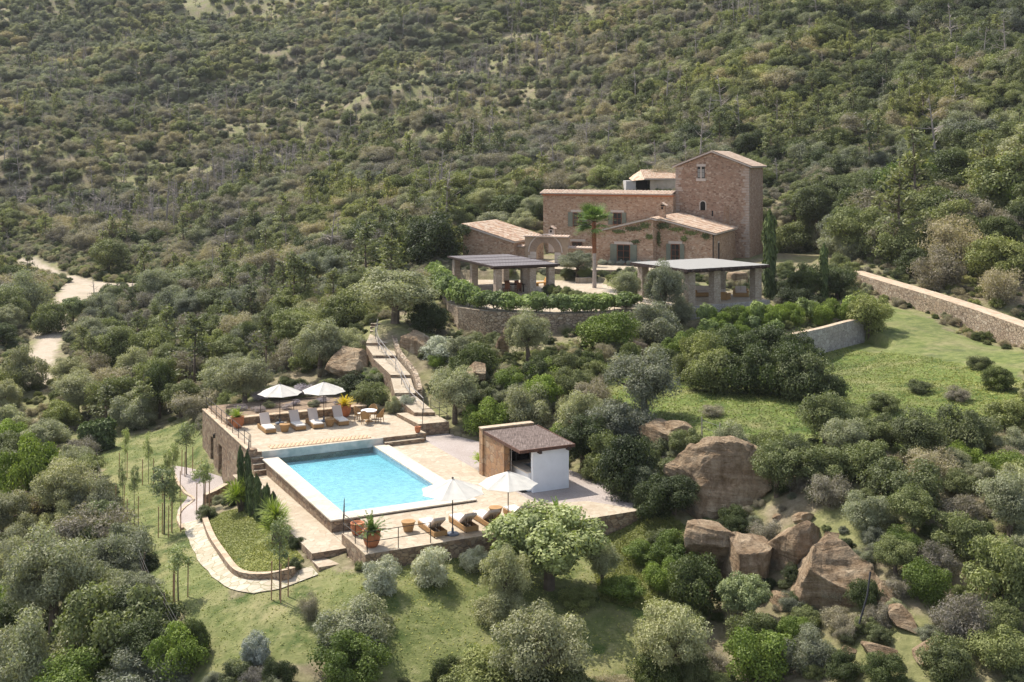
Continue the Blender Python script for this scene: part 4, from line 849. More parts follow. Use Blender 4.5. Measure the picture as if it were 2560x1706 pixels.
for i in range(11):
    a0, a1 = math.pi*i/11, math.pi*(i+1)/11; r0, r1 = gr*1.79, gr*1.9
    m.add([gp(gc+r*math.cos(a_), b, zs_+r*math.sin(a_)) for b in (-.09, .2) for r, a_ in ((r0, a0), (r1, a0), (r1, a1), (r0, a1))], [(0, 1, 2, 3), (0, 4, 5, 1), (1, 5, 6, 2), (2, 6, 7, 3), (3, 7, 4, 0), (7, 6, 5, 4)])
m.build('arch_moulding', M['lintel'], gt)
m = MB()
for i in range(4):
    for sgn in (-1, 1): z = 6.3+i*.38; x0 = gc+sgn*(gr+.01); x1 = x0+sgn*(.7 if i % 2 else .95); m.prism([gp(min(x0, x1), -.05, 0)[:2], gp(max(x0, x1), -.05, 0)[:2], gp(max(x0, x1), .3, 0)[:2], gp(min(x0, x1), .3, 0)[:2]], z, z+.34)
m.build('jamb_blocks', M['lintel'], gt)
tile_roof('coping_tiles', gp(ga0-.1, .3, ztp+.16), (HE1[0], HE1[1], 0), (-HE2[0]*.55, -HE2[1]*.55, -.2), ga1-ga0+.2, .6, M['tiles2'], gt, pitch=.36, row=.6, thick=.04)
tile_roof('coping_tiles', gp(ga0-.1, .3, ztp+.16), (HE1[0], HE1[1], 0), (HE2[0]*.55, HE2[1]*.55, -.2), ga1-ga0+.2, .6, M['tiles2'], gt, pitch=.36, row=.6, thick=.04)
for nm, a0, a1, zt, lb in (('courtyard_wall', ga1+.01, gs(1490), 8.3, 'low stone wall with tile coping between the gateway and the front wing'), ('courtyard_wall', gs(1280), ga0-.01, 8.3, 'short stone wall between the outbuilding and the gateway')):
    w = MB().prism([gp(a0, .05, 0)[:2], gp(a1, .05, 0)[:2], gp(a1, .5, 0)[:2], gp(a0, .5, 0)[:2]], 5.8, zt).build(nm, M['house'], None, gp((a0+a1)/2, .2, 6.3)); tag(w, lb, 'wall')
    for sg in (-1, 1): tile_roof('coping_tiles', gp(a0, .27, zt+.14), (HE1[0], HE1[1], 0), (sg*HE2[0]*.5, sg*HE2[1]*.5, -.18), a1-a0, .55, M['tiles2'], w, pitch=.36, row=.6, thick=.04)
# small white chimney behind the gateway
chx = gs(1348); wc = empty('chimney_stack', gp(chx, 4, 8.5), 'small white rendered chimney with a tile cap behind the gateway', 'chimney')
q = gp(chx, 4, 0); rel = (q[0]-HO[0], q[1]-HO[1]); cs = rel[0]*HE1[0]+rel[1]*HE1[1]; ct = rel[0]*HE2[0]+rel[1]*HE2[1]
chimney(cs, ct, 7.5, 2.55, .55, wc, M['lintel'])
# rear outbuilding above the main block
rb = empty('rear_cottage', (20, 166, 12), 'pale stone cottage with rusty tiled roof seen between house and tower', 'cottage')
def rp(p, q, d): return pd(p, q, d)
x0 = (1625-1280)/F*166; x1 = (1720-1280)/F*166; xw = (1566-1280)/F*166
MB().prism([(x0, 166), (x1, 165), (x1+1, 172), (x0+1, 173)], 11, 15.1).build('wall', plain('pale_rubble', (.46, .38, .29), .9, .2, 1.5, .5), rb)
MB().prism([(xw, 166.6), (x0-2.0, 166.3), (x0-2, 171), (xw, 171)], 11, 14.95).build('rendered_wall', plain('grey_render', (.46, .43, .41), .85, .1, 1, .1), rb)
MB().prism([(x0-1.9, 168), (x0-.1, 168), (x0-.1, 169), (x0-1.9, 169)], 11, 14.97).build('porch', M['dark'], rb)
MB().prism([((1643-1280)/F*166, 165.8), ((1652-1280)/F*166, 165.8), ((1652-1280)/F*166, 166), ((1643-1280)/F*166, 166)], 12, 14.5).build('door', M['iron_l'], rb)
tile_roof('roof', (x0-.6, 173.2, 16.35), (1, -.01, 0), (-.3, -7.6, -1.2), 8.6, 7.8, M['tiles'], rb); 
m = MB(); m.add([(x0-2.6, 165.6, 15.0), (x0-.4, 165.5, 15.2), (x0-.5, 173, 16.5), (x0-2.4, 173, 15.3)], [(0, 1, 2, 3)]); m.build('lean_to_roof', M['tiles'], rb)
# ---------------------------------------------------------------- parasols
def make_umbrella():
    e = empty('parasol', (0, 0, 0)); n = 8; R_, za, zr = 1.52, 2.66, 2.04
    MB().tube((0, 0, .05), (0, 0, 2.62), .028, .024, 8).build('pole', M['darkwood'], e)
    vs = [(0, 0, za)]; k = 4; ring = []
    for j in range(1, k+1):
        for i in range(n*4):
            a = 2*math.pi*i/(n*4)+.2; ph = (i % 4)/4; sag = math.sin(math.pi*ph); f = j/k
            c = math.cos(math.pi/n)/math.cos((ph-.5)*2*math.pi/n); r = R_*f*(c)*(1-.035*sag*f); z = za-(za-zr)*(f*.85+.15*f*f)-.05*sag*math.sin(math.pi*f)*1.0
            vs.append((r*math.cos(a), r*math.sin(a), z))
    fs = [(0, 1+i, 1+(i+1) % (n*4)) for i in range(n*4)]
    for j in range(k-1):
        b = 1+j*n*4; fs += [(b+i, b+n*4+i, b+n*4+(i+1) % (n*4), b+(i+1) % (n*4)) for i in range(n*4)]
    o = MB().add(vs, fs).build('canopy', M['canvas'], e, 'local'); s = o.modifiers.new('s', 'SOLIDIFY'); s.thickness = .012
    MB().lathe([(.0, 2.74), (.05, 2.72), (.055, 2.67)], n=10, capb=False).build('finial', M['darkwood'], e, 'local')
    for i in range(n):
        a = 2*math.pi*i/n+.2; MB().tube((0, 0, za-.07), (R_*.98*math.cos(a), R_*.98*math.sin(a), zr-.02), .012, None, 4).build('rib', M['darkwood'], e, 'local')
    MB().lathe([(.30, 0), (.31, .05), (.26, .085), (.06, .10), (.05, .32), (.03, .33)], n=20).build('base', plain('stone_base', (.13, .15, .19), .6, .15, 6, .1), e, 'local')
    return e
um = make_umbrella()
spots = [(2.05, -6.7, U0, 'white parasol nearest the rail end of the upper terrace, left of the pair', .1), (4.85, -6.1, U0, 'white parasol behind the middle loungers of the upper terrace beside the yellow potted cycad', .5),
         (3.70, 17.75, 0, 'white parasol standing in front of the pool corner between the first two front loungers', .3), (6.72, 17.6, 0, 'white parasol standing before the pool cabin beside the last front lounger', .62)]
for i, (u_, v_, z, lb, rz_) in enumerate(spots):
    o = um if i == 0 else copy_tree(um); o.location = W(u_, v_, z+.003); o.rotation_euler.z = rz_; tag(o, lb, 'parasol', 'white parasols on the pool terraces')
    if i < 2: o.scale = (.97, .97, .98)
    elif i == 2: o.scale = (1.03, 1.03, 1.0)
# ---------------------------------------------------------------- loungers
def make_lounger(ang):
    e = empty('sun_lounger', (0, 0, 0)); w = .34; fr = MB()
    for x in (-w+.02, w-.02): fr.box((x, 1.0, .165), (.04, 2.0, .23))
    for y in (.02, 1.98): fr.box((0, y, .165), (2*w-.082, .04, .23))
    fr.box((0, .62, .255), (2*w-.082, 1.16, .04)); 
    fr.build('frame', M['wicker'], e, 'local')
    for x in (-w+.05, w-.05):
        for y in (.06, 1.94): MB().box((x, y, .025), (.05, .05, .05)).build('foot', M['darkwood'], e, 'local')
    MB().box((0, .62, .325), (.62, 1.2, .10)).build('mattress', M['fabric'], e, 'local', bevel=.02)
    c, s_ = math.cos(ang), math.sin(ang); L_ = .84; y0, z0 = 1.24, .28
    def bk(y, z): return (0, y0+y*c-z*s_, z0+y*s_+z*c)
    b = MB().box(bk(L_/2, .02), (2*w-.1, L_, .035), rx=ang).build('backrest', M['grey_shaded_fab'], e, 'local')  # back and its cushion carry painted shade, unlike the pale mattress
    MB().box(bk(L_/2, .092), (.62, L_, .10), rx=ang).build('back_cushion', M['grey_shaded_fab'], b, 'local', bevel=.02)
    sp = MB()
    for x in (-.14, .0, .14): sp.tube((x, 1.6, .1), (x, bk(L_*.6, 0)[1], bk(L_*.6, 0)[2]), .014, None, 4)
    sp.build('support', M['darkwood'], e, 'local'); return e
la = make_lounger(.62); lb_ = make_lounger(.92)
fl = [(3.02, 'front sun lounger nearest the corner railing, its raised back to the terrace edge'), (4.64, 'front sun lounger just right of the first front parasol pole'), (5.88, 'front sun lounger between the two front parasol poles, touching the drum table side'), (7.62, 'last front sun lounger, right of the second front parasol, beside the bright tree')]
AV = math.atan2(UV[1], UV[0])
for i, (u_, lb) in enumerate(fl):
    o = la if i == 0 else copy_tree(la); o.location = W(u_, 15.88, .003); o.rotation_euler.z = AV-math.pi/2+RS.uniform(-.03, .03); tag(o, lb, 'sun lounger', 'wicker sun loungers on the front terrace')
bl = [(.78, -4.15, 'upper terrace sun lounger farthest left, its white seat in full sun'), (2.72, -4.12, 'upper terrace sun lounger just right of the left drum table'), (3.88, -4.1, 'upper terrace sun lounger with a stripe of sun on its back'), (5.62, -4.2, 'upper terrace sun lounger nearest the yellow potted cycad')]
for i, (u_, v_, lb) in enumerate(bl):
    o = lb_ if i == 0 else copy_tree(lb_); o.location = W(u_, v_, U0+.003); o.rotation_euler.z = AV+math.pi/2+RS.uniform(-.03, .03); tag(o, lb, 'sun lounger', 'wicker sun loungers on the upper terrace')
def make_drum():
    e = empty('drum_table', (0, 0, 0)); MB().lathe([(.2, 0), (.24, .1), (.31, .38), (.32, .44)], n=20).build('body', M['wicker'], e, 'local')
    MB().lathe([(.33, .44), (.35, .455), (.35, .48), (.33, .495), (0, .5)], n=24).build('top', M['wicker'], e, 'local'); return e
dt = make_drum()
for i, (u_, v_, z, lb) in enumerate([(1.72, -4.35, U0, 'round wicker drum table between the two left loungers of the upper terrace'), (4.75, -4.5, U0, 'round wicker drum table left of the last upper lounger'), (2.0, 16.35, 0, 'round wicker drum table near the railing on the front terrace'), (6.72, 16.2, 0, 'round wicker drum table behind the second front parasol')]):
    o = dt if i == 0 else copy_tree(dt); o.location = W(u_, v_, z+.002); tag(o, lb, 'side table', 'wicker drum tables')
# ---------------------------------------------------------------- dining set
D0 = W(7.5, -4.7, U0+.002); e = empty('garden_table', D0, 'round white-topped garden table with wicker chairs around it', 'table')
MB().lathe([(0, .70), (.50, .70), (.53, .72), (.52, .745), (0, .75)], n=28, capb=False).build('tabletop', M['white'], e, 'local')
MB().lathe([(.26, 0), (.24, .04), (.05, .08), (.045, .69), (.2, .70)], n=12).build('pedestal', M['wicker'], e, 'local')
def make_chair():
    e = empty('wicker_chair', (0, 0, 0)); MB().lathe([(.0, .36), (.24, .37), (.26, .41), (.24, .45), (0, .46)], n=16, capb=False).build('seat', M['wicker'], e, 'local')
    m = MB(); n = 14; vs = []
    for i in range(n+1):
        a = math.pi*(-.08+1.16*i/n); hh = .60+.34*math.sin(max(0, min(math.pi, a)))**1.3; c, s_ = math.cos(a), math.sin(a)
        vs += [(.25*c, .23*s_, .36), (.30*c, .30*s_, hh), (.33*c, .33*s_, hh), (.28*c, .26*s_, .36)]
    m.add(vs, [f for i in range(n) for f in [(4*i, 4*i+1, 4*i+5, 4*i+4), (4*i+1, 4*i+2, 4*i+6, 4*i+5), (4*i+2, 4*i+3, 4*i+7, 4*i+6), (4*i+3, 4*i, 4*i+4, 4*i+7)]]); m.build('backrest', M['wicker'], e, 'local')
    for x, y in ((-.18, -.16), (.18, -.16), (-.18, .18), (.18, .18)): MB().tube((x*1.15, y*1.15, 0), (x, y, .38), .022, None, 6).build('leg', M['wicker'], e, 'local')
    MB().lathe([(.23, .455), (.24, .48), (.22, .50), (0, .505)], n=16, capb=False).build('cushion', M['fabric'], e, 'local'); return e
ch = make_chair()
for i, (a, r_, lb) in enumerate([(2.75, .78, 'wicker tub chair on the left of the round garden table'), (-1.75, .80, 'wicker tub chair on the pool side of the round garden table'), (-.35, .78, 'wicker tub chair on the right of the round garden table'), (1.4, .82, 'wicker tub chair on the far side of the round garden table')]):
    o = ch if i == 0 else copy_tree(ch); o.location = (D0[0]+math.cos(a)*r_, D0[1]+math.sin(a)*r_, D0[2]); o.rotation_euler.z = a-math.pi/2; tag(o, lb, 'chair', 'wicker chairs round the garden table')
# ---------------------------------------------------------------- pots
def pot(loc, r, mesh, label, fs=1.0, name='potted_cycad', cat='potted plant', hs_=1.0):
    e = empty(name, loc, label, cat); h = r*1.75*hs_
    MB().lathe([(r*.6, 0), (r*.8, h*.2), (r*.98, h*.55), (r*.95, h*.85), (r*.88, h*.9), (r*1.02, h*.93), (r*1.02, h), (r*.86, h), (r*.84, h*.86), (0, h*.86)], n=24).build('pot', M['terra'], e, 'local', smooth=True)
    if mesh is not None:
        o = meshobj('fronds', mesh, e, (0, 0, h*.92)); o.scale = (fs, fs, fs)
    return e
CY = [spiky('cycad_fronds', 3, L['cycad'], 44, .85, .13, .45, feather=True, low=.05), spiky('cycad_fronds', 4, L['cycady'], 44, .85, .13, .4, feather=True, low=.15), spiky('cycad_fronds', 8, L['yucca'], 40, .8, .12, .35, feather=True, low=.2)]
pot(W(-.72, -6.75, U0+.002), .42, CY[2], 'terracotta pot with a yellow-green cycad in the left corner of the upper terrace', 1.0)
pot(W(6.55, -6.9, U0+.002), .44, CY[1], 'terracotta pot with a golden yellow cycad by the parapet', 1.05)
pot(W(-.30, 17.6, .002), .42, CY[0], 'big terracotta pot with a dark green cycad behind the corner railing', 1.15)
pot(W(-.35, 15.75, .002), .33, None, 'empty terracotta pot half hidden behind the dark cycad', name='terracotta_pot', cat='pot')
pot(W(9.2, -.3, U0+.002), .2, None, 'small empty terracotta pot at the top of the right-hand pool steps', name='terracotta_pot', cat='pot', hs_=1.1)
o = meshobj('cycad', CY[0], None, W(9.6, 17.3, .1)); o.scale = (1.0,)*3; tag(o, 'dark green cycad growing in the paving before the gravel yard', 'cycad')
o = meshobj('cycad', CY[2], None, W(8.8, 7.4, .25)); o.location = W(10.0, 7.5, .35); o.scale = (1.0,)*3; tag(o, 'light green fan plant leaning on the left side of the pool cabin', 'cycad')
# ---------------------------------------------------------------- lime yuccas, columns of cypress by the path
YM = [spiky('yucca_leaves', 13, L['yucca'], 150, .75, .032, .18, low=-.35, z0=0, seg=2), spiky('yucca_leaves', 14, L['yucca'], 150, .75, .032, .18, low=-.35, seg=2)]
def yucca(loc, h, sc, label, heads=3):
    e = empty('yucca', loc, label, 'yucca'); r = random.Random(int(h*100)); tb = MB()
    for i in range(heads):
        x, y, z = r.uniform(-.4, .4), r.uniform(-.4, .4), h*r.uniform(.45, 1.0); tb.tube((0, 0, -.2), (x, y, z), .09, .06); o = meshobj('leaf_head', YM[i % 2], e, (x, y, z)); o.scale = (sc,)*3; o.rotation_euler = (r.uniform(-.2, .2), 0, i)
    tb.build('stem', M['bark'], e, 'local'); return e
def gz(u_, v_, dz=0): x, y, _ = W(u_, v_); return (x, y, tz1(x, y)+dz)
yucca(gz(-3.3, 4.9), 1.7, 1.05, 'lime green yucca clump against the foot of the cypress columns, nearest the store doors', 4)
yucca(gz(-3.35, 11.9), 1.5, 1.1, 'lime green yucca clump at the low end of the cypress row beside the path', 4)
CM = [column_mesh('cypress_column', 70+i, L['cypress'], 1.0, .105, 1600) for i in range(3)]
cyp = [(-3.0, 3.5, 3.0), (-3.1, 4.2, 2.8), (-2.95, 4.9, 3.1), (-3.05, 5.6, 2.9), (-3.1, 6.4, 2.0), (-3.0, 7.15, 2.05), (-3.1, 7.9, 2.1), (-3.0, 8.7, 1.7), (-3.05, 9.5, 2.2), (-2.95, 10.3, 1.9)]
for i, (u_, v_, h_) in enumerate(cyp):
    p = gz(u_, v_); top = LP+h_*.72; o = meshobj('cypress_column', CM[i % 3], None, p); hh = top-p[2]+.3; o.scale = (1.35, 1.35, hh); o.rotation_euler.z = i
    tag(o, 'x', 'cypress', 'clipped cypress columns left of the pool path'); o['row'] = 'narrow cypress column of the clipped row beside the pool path'
hc = [hit(p, q) for p, q in ((212, 1135), (228, 1132), (243, 1129), (258, 1126), (272, 1123))]
for i, p in enumerate(hc):
    o = meshobj('cypress_column', CM[i % 3], None, p); o.scale = (4.2, 4.2, 2.4); o.rotation_euler.z = i; tag(o, 'x', 'cypress', 'cypress screen at the left corner of the lawn'); o['row'] = 'dark cypress of the short screen behind the left lawn'
# tall cypresses by the lounge pergola
for (p, q, h_, w_, lb) in ((1924, 752, 8.2, 5.0, 'tall slim black-green cypress behind the right end of the lounge pergola'), (2060, 755, 5.2, 3.2, 'smaller slim cypress among shrubs right of the lounge pergola')):
    o = meshobj('cypress', CM[0], None, px(p, q, 5.0)); o.scale = (w_, w_, h_); tag(o, lb, 'cypress')
# ---------------------------------------------------------------- palm
def palm(loc, h, label):
    e = empty('palm_tree', loc, label, 'palm tree'); MB().path([(0, 0, -.2), (.02, 0, h*.22), (0, .02, h*.44)], [.22, .19, .17], 10).build('trunk', plain('pale_palm_trunk', (.36, .30, .26), .9, .2, 5, .4), e, 'local')
    MB().path([(0, .02, h*.44), (-.03, 0, h*.65), (-.05, 0, h*.86)], [.2, .24, .2], 10).build('fibrous_trunk', plain('palm_fibre', (.22, .09, .045), .95, .35, 9, .8), e, 'local')
    rs = np.random.RandomState(9); C, N, T, Wd, Ln = [], [], [], [], []; st_ = MB(); top = np.array([-.05, 0, h*.86])
    for i in range(64):
        a = rs.rand()*6.283; el = math.asin(-.55+1.5*rs.rand()); hd = np.array([math.cos(a), math.sin(a), 0]); d = hd*math.cos(el)+np.array([0, 0, math.sin(el)]); pe = top+d*(.8+.45*rs.rand()); st_.tube(tuple(top), tuple(pe), .02, .012, 3)
        side = np.cross(d, [0, 0, 1.]); side /= np.linalg.norm(side); nr = np.cross(side, d)
        for k in range(15):
            f = (k/14-.5)*2.5; dd = d*math.cos(f)+side*math.sin(f); dd = dd+np.array([0, 0, -.18]); dd /= np.linalg.norm(dd); l = .85+.25*math.cos(f); c = pe+dd*l*.5; C.append(c); N.append(nr+rs.normal(size=3)*.15); T.append(dd); Wd.append(.055); Ln.append(l*.5)
            C.append(pe+dd*l*1.05+np.array([0, 0, -.08])); N.append(nr); t2 = dd+np.array([0, 0, -.7]); T.append(t2/np.linalg.norm(t2)); Wd.append(.022); Ln.append(.16)
    N = unit(np.array(N)); T = np.array(T); T = unit(T-N*(T*N).sum(1)[:, None]); st_.m = [1]*len(st_.m)
    meshobj('fronds', quads('palm_fronds', np.array(C), N, T, np.array(Wd), np.array(Ln), [L['palm'], M['bark']], None, st_), e)
pp = px(1486, 716, 5.45); palm(pp, 7.4, 'tall fan palm with a red-brown upper trunk standing before the farmhouse')
# ---------------------------------------------------------------- pergolas
def pergola(name, label, f, zf, ztop, poly, cols, slat, thick, cw, tilt=(0, 0, 0, 0)):
    c = f(3, 3); e = empty(name, (c[0], c[1], zf), label, 'pergola')
    for a, b in cols:
        h = ztop-thick-.22; MB().prism([f(a, b), f(a+cw, b), f(a+cw, b+cw), f(a, b+cw)], zf+.002, h).build('pillar', M['pillar'], e)
    zs2 = [ztop+t_ for t_ in tilt]; MB().prism([f(*q) for q in poly], [z-thick for z in zs2], zs2).build('roof', slat, e)
    return e
PO1 = [(0, 0), (6.6, 0), (6.6, 12.6), (0, 12.6)]; c1 = [(.35, .4), (3.8, .4), (5.7, .4), (5.7, 6.6), (.35, 6.6), (5.7, 11.6), (.35, 11.6)]
e1 = pergola('dining_pergola', 'open pergola with a dark flat slatted roof on pale stone pillars, left of the palm', p1, P1Z, 8.12, PO1, c1, M['slat_dark'], .1, .62)
def beam(f, a0, b0, a1, b1, z0, z1, par, name='beam', mat='darkwood'): MB().prism([f(a0, b0), f(a1, b0), f(a1, b1), f(a0, b1)], z0, z1).build(name, M[mat], par)
beam(p1, -.05, .45, 6.65, .75, 7.80, 8.015, e1); beam(p1, .45, .76, .75, 12.5, 7.80, 8.01, e1); beam(p1, 5.85, .76, 6.15, 12.5, 7.80, 8.01, e1); beam(p1, .76, 11.8, 5.84, 12.1, 7.8, 8.01, e1)
for a0, b0, a1, b1 in ((-.03, -.06, 6.63, -.003), (-.06, -.06, -.003, 12.63), (6.603, -.06, 6.66, 12.63)): beam(p1, a0, b0, a1, b1, 7.96, 8.135, e1, 'fascia')
for k_ in range(3): beam(p1, 0.02, 3.1*(k_+1), 6.58, 3.1*(k_+1)+.05, 8.122, 8.15, e1, 'batten')
PO2 = [(0, 0), (9.0, 0), (9.0, 8.0), (0, 8.0)]; c2_ = [(3.15, .35), (7.75, .35), (8.0, 5.4), (5.5, 7.0), (.5, 7.0), (.4, .35)]
e2 = pergola('lounge_pergola', 'open pergola with a pale board roof and dark fascia over the garden sofas', p2, P2Z, 8.72, PO2, c2_, M['slat_pale'], .09, .72)
beam(p2, -.05, .4, 9.05, .8, 8.33, 8.625, e2); beam(p2, -.05, 7.2, 9.05, 7.5, 8.36, 8.62, e2); beam(p2, .55, .81, .8, 7.19, 8.36, 8.62, e2); beam(p2, 8.1, .81, 8.4, 7.19, 8.36, 8.62, e2)
for a0, b0, a1, b1 in ((-.03, -.07, 9.03, -.003), (-.07, -.07, -.003, 8.03), (9.003, -.07, 9.07, 8.03)): beam(p2, a0, b0, a1, b1, 8.45, 8.70, e2, 'fascia')
for k_ in range(11): beam(p2, .4+k_*.82, -.3, .52+k_*.82, 7.9, 8.5, 8.622, e2, 'rafter')
# garden sofas
def sofa(name, loc, w, rz_, label, cat='sofa'):
    e = empty(name, loc, label, cat, rz=rz_); MB().box((0, 0, .2), (w, .85, .36)).box((0, .36, .52), (w, .12, .36)).box((-w/2+.08, 0, .46), (.16, .85, .24)).box((w/2-.08, 0, .46), (.16, .85, .24)).build('frame', M['wicker'], e, 'local')
    MB().box((0, -.06, .45), (w-.36, .66, .15)).build('seat_cushion', M['grey_shaded_fab'], e, 'local', bevel=.04); k = max(1, round(w/.85))
    for i in range(k): MB().box((-w/2+.18+(w-.36)*(i+.5)/k, .24, .72), ((w-.36)/k-.03, .16, .42), rx=-.15).build('back_cushion', M['grey_shaded_fab'], e, 'local', bevel=.04)
    return e
def at2(p, q, z): a = px(p, q, z); return a
sofa('garden_sofa', at2(1764, 741, P2Z+.003), 2.1, .12, 'wicker garden sofa with grey cushions left of the middle pillar'); sofa('garden_armchair', at2(1852, 742, P2Z+.003), 1.35, -.12, 'wicker garden armchair with grey cushions right of the middle pillar', 'armchair')
sofa('garden_armchair', at2(1806, 749, P2Z+.003), 1.2, 2.5, 'wicker armchair turned away, seen between the two front pillars', 'armchair')
e = empty('coffee_table', at2(1788, 738, P2Z+.002), 'low square wicker coffee table among the garden sofas', 'table'); MB().box((0, 0, .33), (.8, .8, .05)).build('tabletop', M['wicker'], e, 'local'); MB().box((0, 0, .15), (.68, .68, .29)).build('base', M['wicker'], e, 'local')
# furniture under the left pergola
c = p1(3.0, 3.2); e = empty('wooden_table', (c[0], c[1], P1Z+.002), 'long dark wooden dining table in the shade of the left pergola', 'table', rz=math.atan2(P1E[1], P1E[0]))
MB().box((0, 0, .74), (2.6, 1.0, .06)).build('tabletop', M['darkwood'], e, 'local')
for x in (-1.15, 1.15):
    for y in (-.4, .4): MB().box((x, y, .355), (.1, .1, .71)).build('leg', M['darkwood'], e, 'local')
def wchair():
    e = empty('wooden_chair', (0, 0, 0)); MB().box((0, 0, .44), (.5, .5, .05)).build('seat', M['redwood'], e, 'local'); MB().box((0, .24, .74), (.5, .04, .5), rx=-.12).build('backrest', M['redwood'], e, 'local')
    for x in (-.21, .21):
        for y in (-.21, .21): MB().box((x, y, .21), (.05, .05, .415)).build('leg', M['redwood'], e, 'local')
    return e
wc_ = wchair(); k = 0
for a, b, r_, lb in ((2.1, 4.0, 0, 'dark wooden chair at the far side of the shaded table, left one'), (3.1, 4.1, 0, 'dark wooden chair at the far side of the shaded table, middle one'), (4.1, 4.0, .2, 'dark wooden chair at the far side of the shaded table, right one'), (2.2, 2.3, 3.1, 'dark wooden chair at the hedge side of the shaded table, left one'), (3.4, 2.35, 3.2, 'dark wooden chair at the hedge side of the shaded table, right one')):
    o = wc_ if k == 0 else copy_tree(wc_); k = 1; q = p1(a, b); o.location = (q[0], q[1], P1Z+.002); o.rotation_euler.z = math.atan2(P1E[1], P1E[0])+r_; tag(o, lb, 'chair', 'wooden chairs round the shaded table')
a = px(1353, 715, P1Z); e = empty('curved_bench', (a[0], a[1], P1Z+.002), 'ochre carved wooden bench on the paving right of the shaded pergola', 'bench', rz=.5)
mo = plain('ochre_wood', (.50, .27, .08), .7, .15, 4, .1); MB().box((0, 0, .32), (1.3, .5, .12)).build('seat', mo, e, 'local', bevel=.04); MB().box((.55, .0, .55), (.14, .5, .5), ry=.4).build('headrest', mo, e, 'local', bevel=.03); MB().box((-.45, 0, .13), (.12, .4, .26)).build('leg', mo, e, 'local'); MB().box((.45, 0, .13), (.12, .4, .26)).build('leg', mo, e, 'local')
pot(px(1394, 694, 5.35), .42, None, 'orange terracotta pot between the pergola and the old olive', name='terracotta_pot', cat='pot')
a = px(1459, 706, 5.32); tag(MB().box((a[0], a[1], 5.55), (1.6, .7, .5), rz=.3).build('stone_bench', M['cap'], None, a, bevel=.05), 'pale stone block bench at the foot of the palm', 'bench')
a = px(1455, 692, 5.4); pot((a[0], a[1], 5.8), .5, None, 'shallow terracotta bowl on the stone bench wall near the palm', name='terracotta_bowl', cat='pot', hs_=.35)
a = px(1843, 718, 5.5); tag(MB().box((a[0], a[1], 6.2), (1.9, 1.2, 1.5), rz=.4).build('boulder_block', M['rock'], None, a, bevel=.25), 'squarish brown rock behind the lounge pergola', 'rock')
# ladders by the tower
def ladder(q0, q1, h, w0, w1, label):
    o = q0; e = empty('wooden_ladder', o, label, 'ladder'); m = MB()
    for sg in (-1, 1): m.tube((o[0]+sg*w0/2, o[1], o[2]), (q1[0]+sg*w1/2, q1[1], o[2]+h), .05, .04, 5)
    m.tube((o[0], o[1]-1.4, o[2]), (q1[0], q1[1], o[2]+h*.98), .04, .035, 5)
    for k_ in range(1, int(h/.42)):
        f = k_*.42/h; cx = o[0]*(1-f)+q1[0]*f; cy = o[1]*(1-f)+q1[1]*f; w = w0*(1-f)+w1*f; m.tube((cx-w/2, cy, o[2]+h*f), (cx+w/2, cy, o[2]+h*f), .028, None, 4)
    m.build('rungs', M['stake'], e); return e
a = hs(8.9, 12.6, 6.35); ladder(a, hs(8.8, 13.7, 0), 4.3, 2.1, .7, 'wide tapering orchard ladder leaning on the foot of the tower'); a = hs(8.6, 13.0, 6.35); ladder(a, hs(8.5, 14.0, 0), 6.2, 1.2, .35, 'taller narrow orchard ladder behind the wide one')
# ---------------------------------------------------------------- rocks
import bmesh
def rock(loc, dims, seed, label, rz_=0, tilt=0, nplane=10, name='boulder', rough=.1):
    bm = bmesh.new(); bmesh.ops.create_icosphere(bm, subdivisions=5, radius=1); rs = np.random.RandomState(seed); co = np.array([v.co for v in bm.verts])*1.25
    nrm = unit(rs.normal(size=(nplane, 3))*np.array([1, 1, .8])); off = .5+.38*rs.rand(nplane)
    for n_, d_ in zip(nrm, off):
        k = co @ n_-d_; co = co-np.outer(np.maximum(k, 0)*.985, n_)
    for v, c in zip(bm.verts, co): v.co = c
    D = np.array(dims)/2
    for v in bm.verts:
        p = Vector((v.co.x*D[0], v.co.y*D[1], v.co.z*D[2])); n_ = mnoise.fractal(p*.55+Vector((seed, 0, 0)), 1, 2, 5)*rough*1.3; rdg = abs(mnoise.noise(Vector((p.x*.7, p.y*.7, p.z*2.2+p.x*.8))+Vector((0, seed, 0))))*rough*.9
        v.co = p*(1+(n_-rdg)*.9)
    me = bpy.data.meshes.new(name); bm.to_mesh(me); bm.free(); me.materials.append(M['rock']); me.polygons.foreach_set('use_smooth', [False]*len(me.polygons))
    o = meshobj(name, me, None, loc); o.rotation_euler = (tilt, tilt*.4, rz_); return tag(o, label, 'rock')
def rk(x0, x1, y0, y1, d, depth, seed, label, rz_=0, tilt=0, **k):
    c = pd((x0+x1)/2, (y0+y1)/2, d+depth*.25); w = (x1-x0)*d/F*1.12; h = (y1-y0)*d/F*1.1; return rock(c, (w, depth, h), seed, label, rz_, tilt, **k)
rk(1665, 1925, 1135, 1345, 59, 5.2, 3, 'largest pale brown boulder, a cracked overhanging block above the ledges', .3, .1)
rk(1590, 1690, 1050, 1165, 66, 3.2, 5, 'purplish rock outcrop behind the bushes left of the largest boulder', .1)
rk(1800, 1950, 1340, 1480, 52.5, 2.6, 7, 'squarish ochre boulder with a dark hollow beneath it', .5)
rk(1900, 2060, 1310, 1460, 53.3, 2.6, 9, 'flat-topped ochre block in the middle of the rock ledge', .3)
rk(1925, 2205, 1340, 1640, 49.8, 5.0, 11, 'big dark purplish boulder at the lower right of the ledge', .4, -.1)
rk(1690, 1870, 1275, 1440, 54.5, 3.0, 13, 'slanting ochre slab leaning below the largest boulder', .8, .12)



rk(2165, 2290, 1470, 1600, 48, 2.2, 15, 'yellowish leaning slab right of the dark boulder', -.5, .2)
rk(2220, 2330, 1590, 1660, 46.3, 2, 17, 'low pale rock at the foot of the slabs', .2)

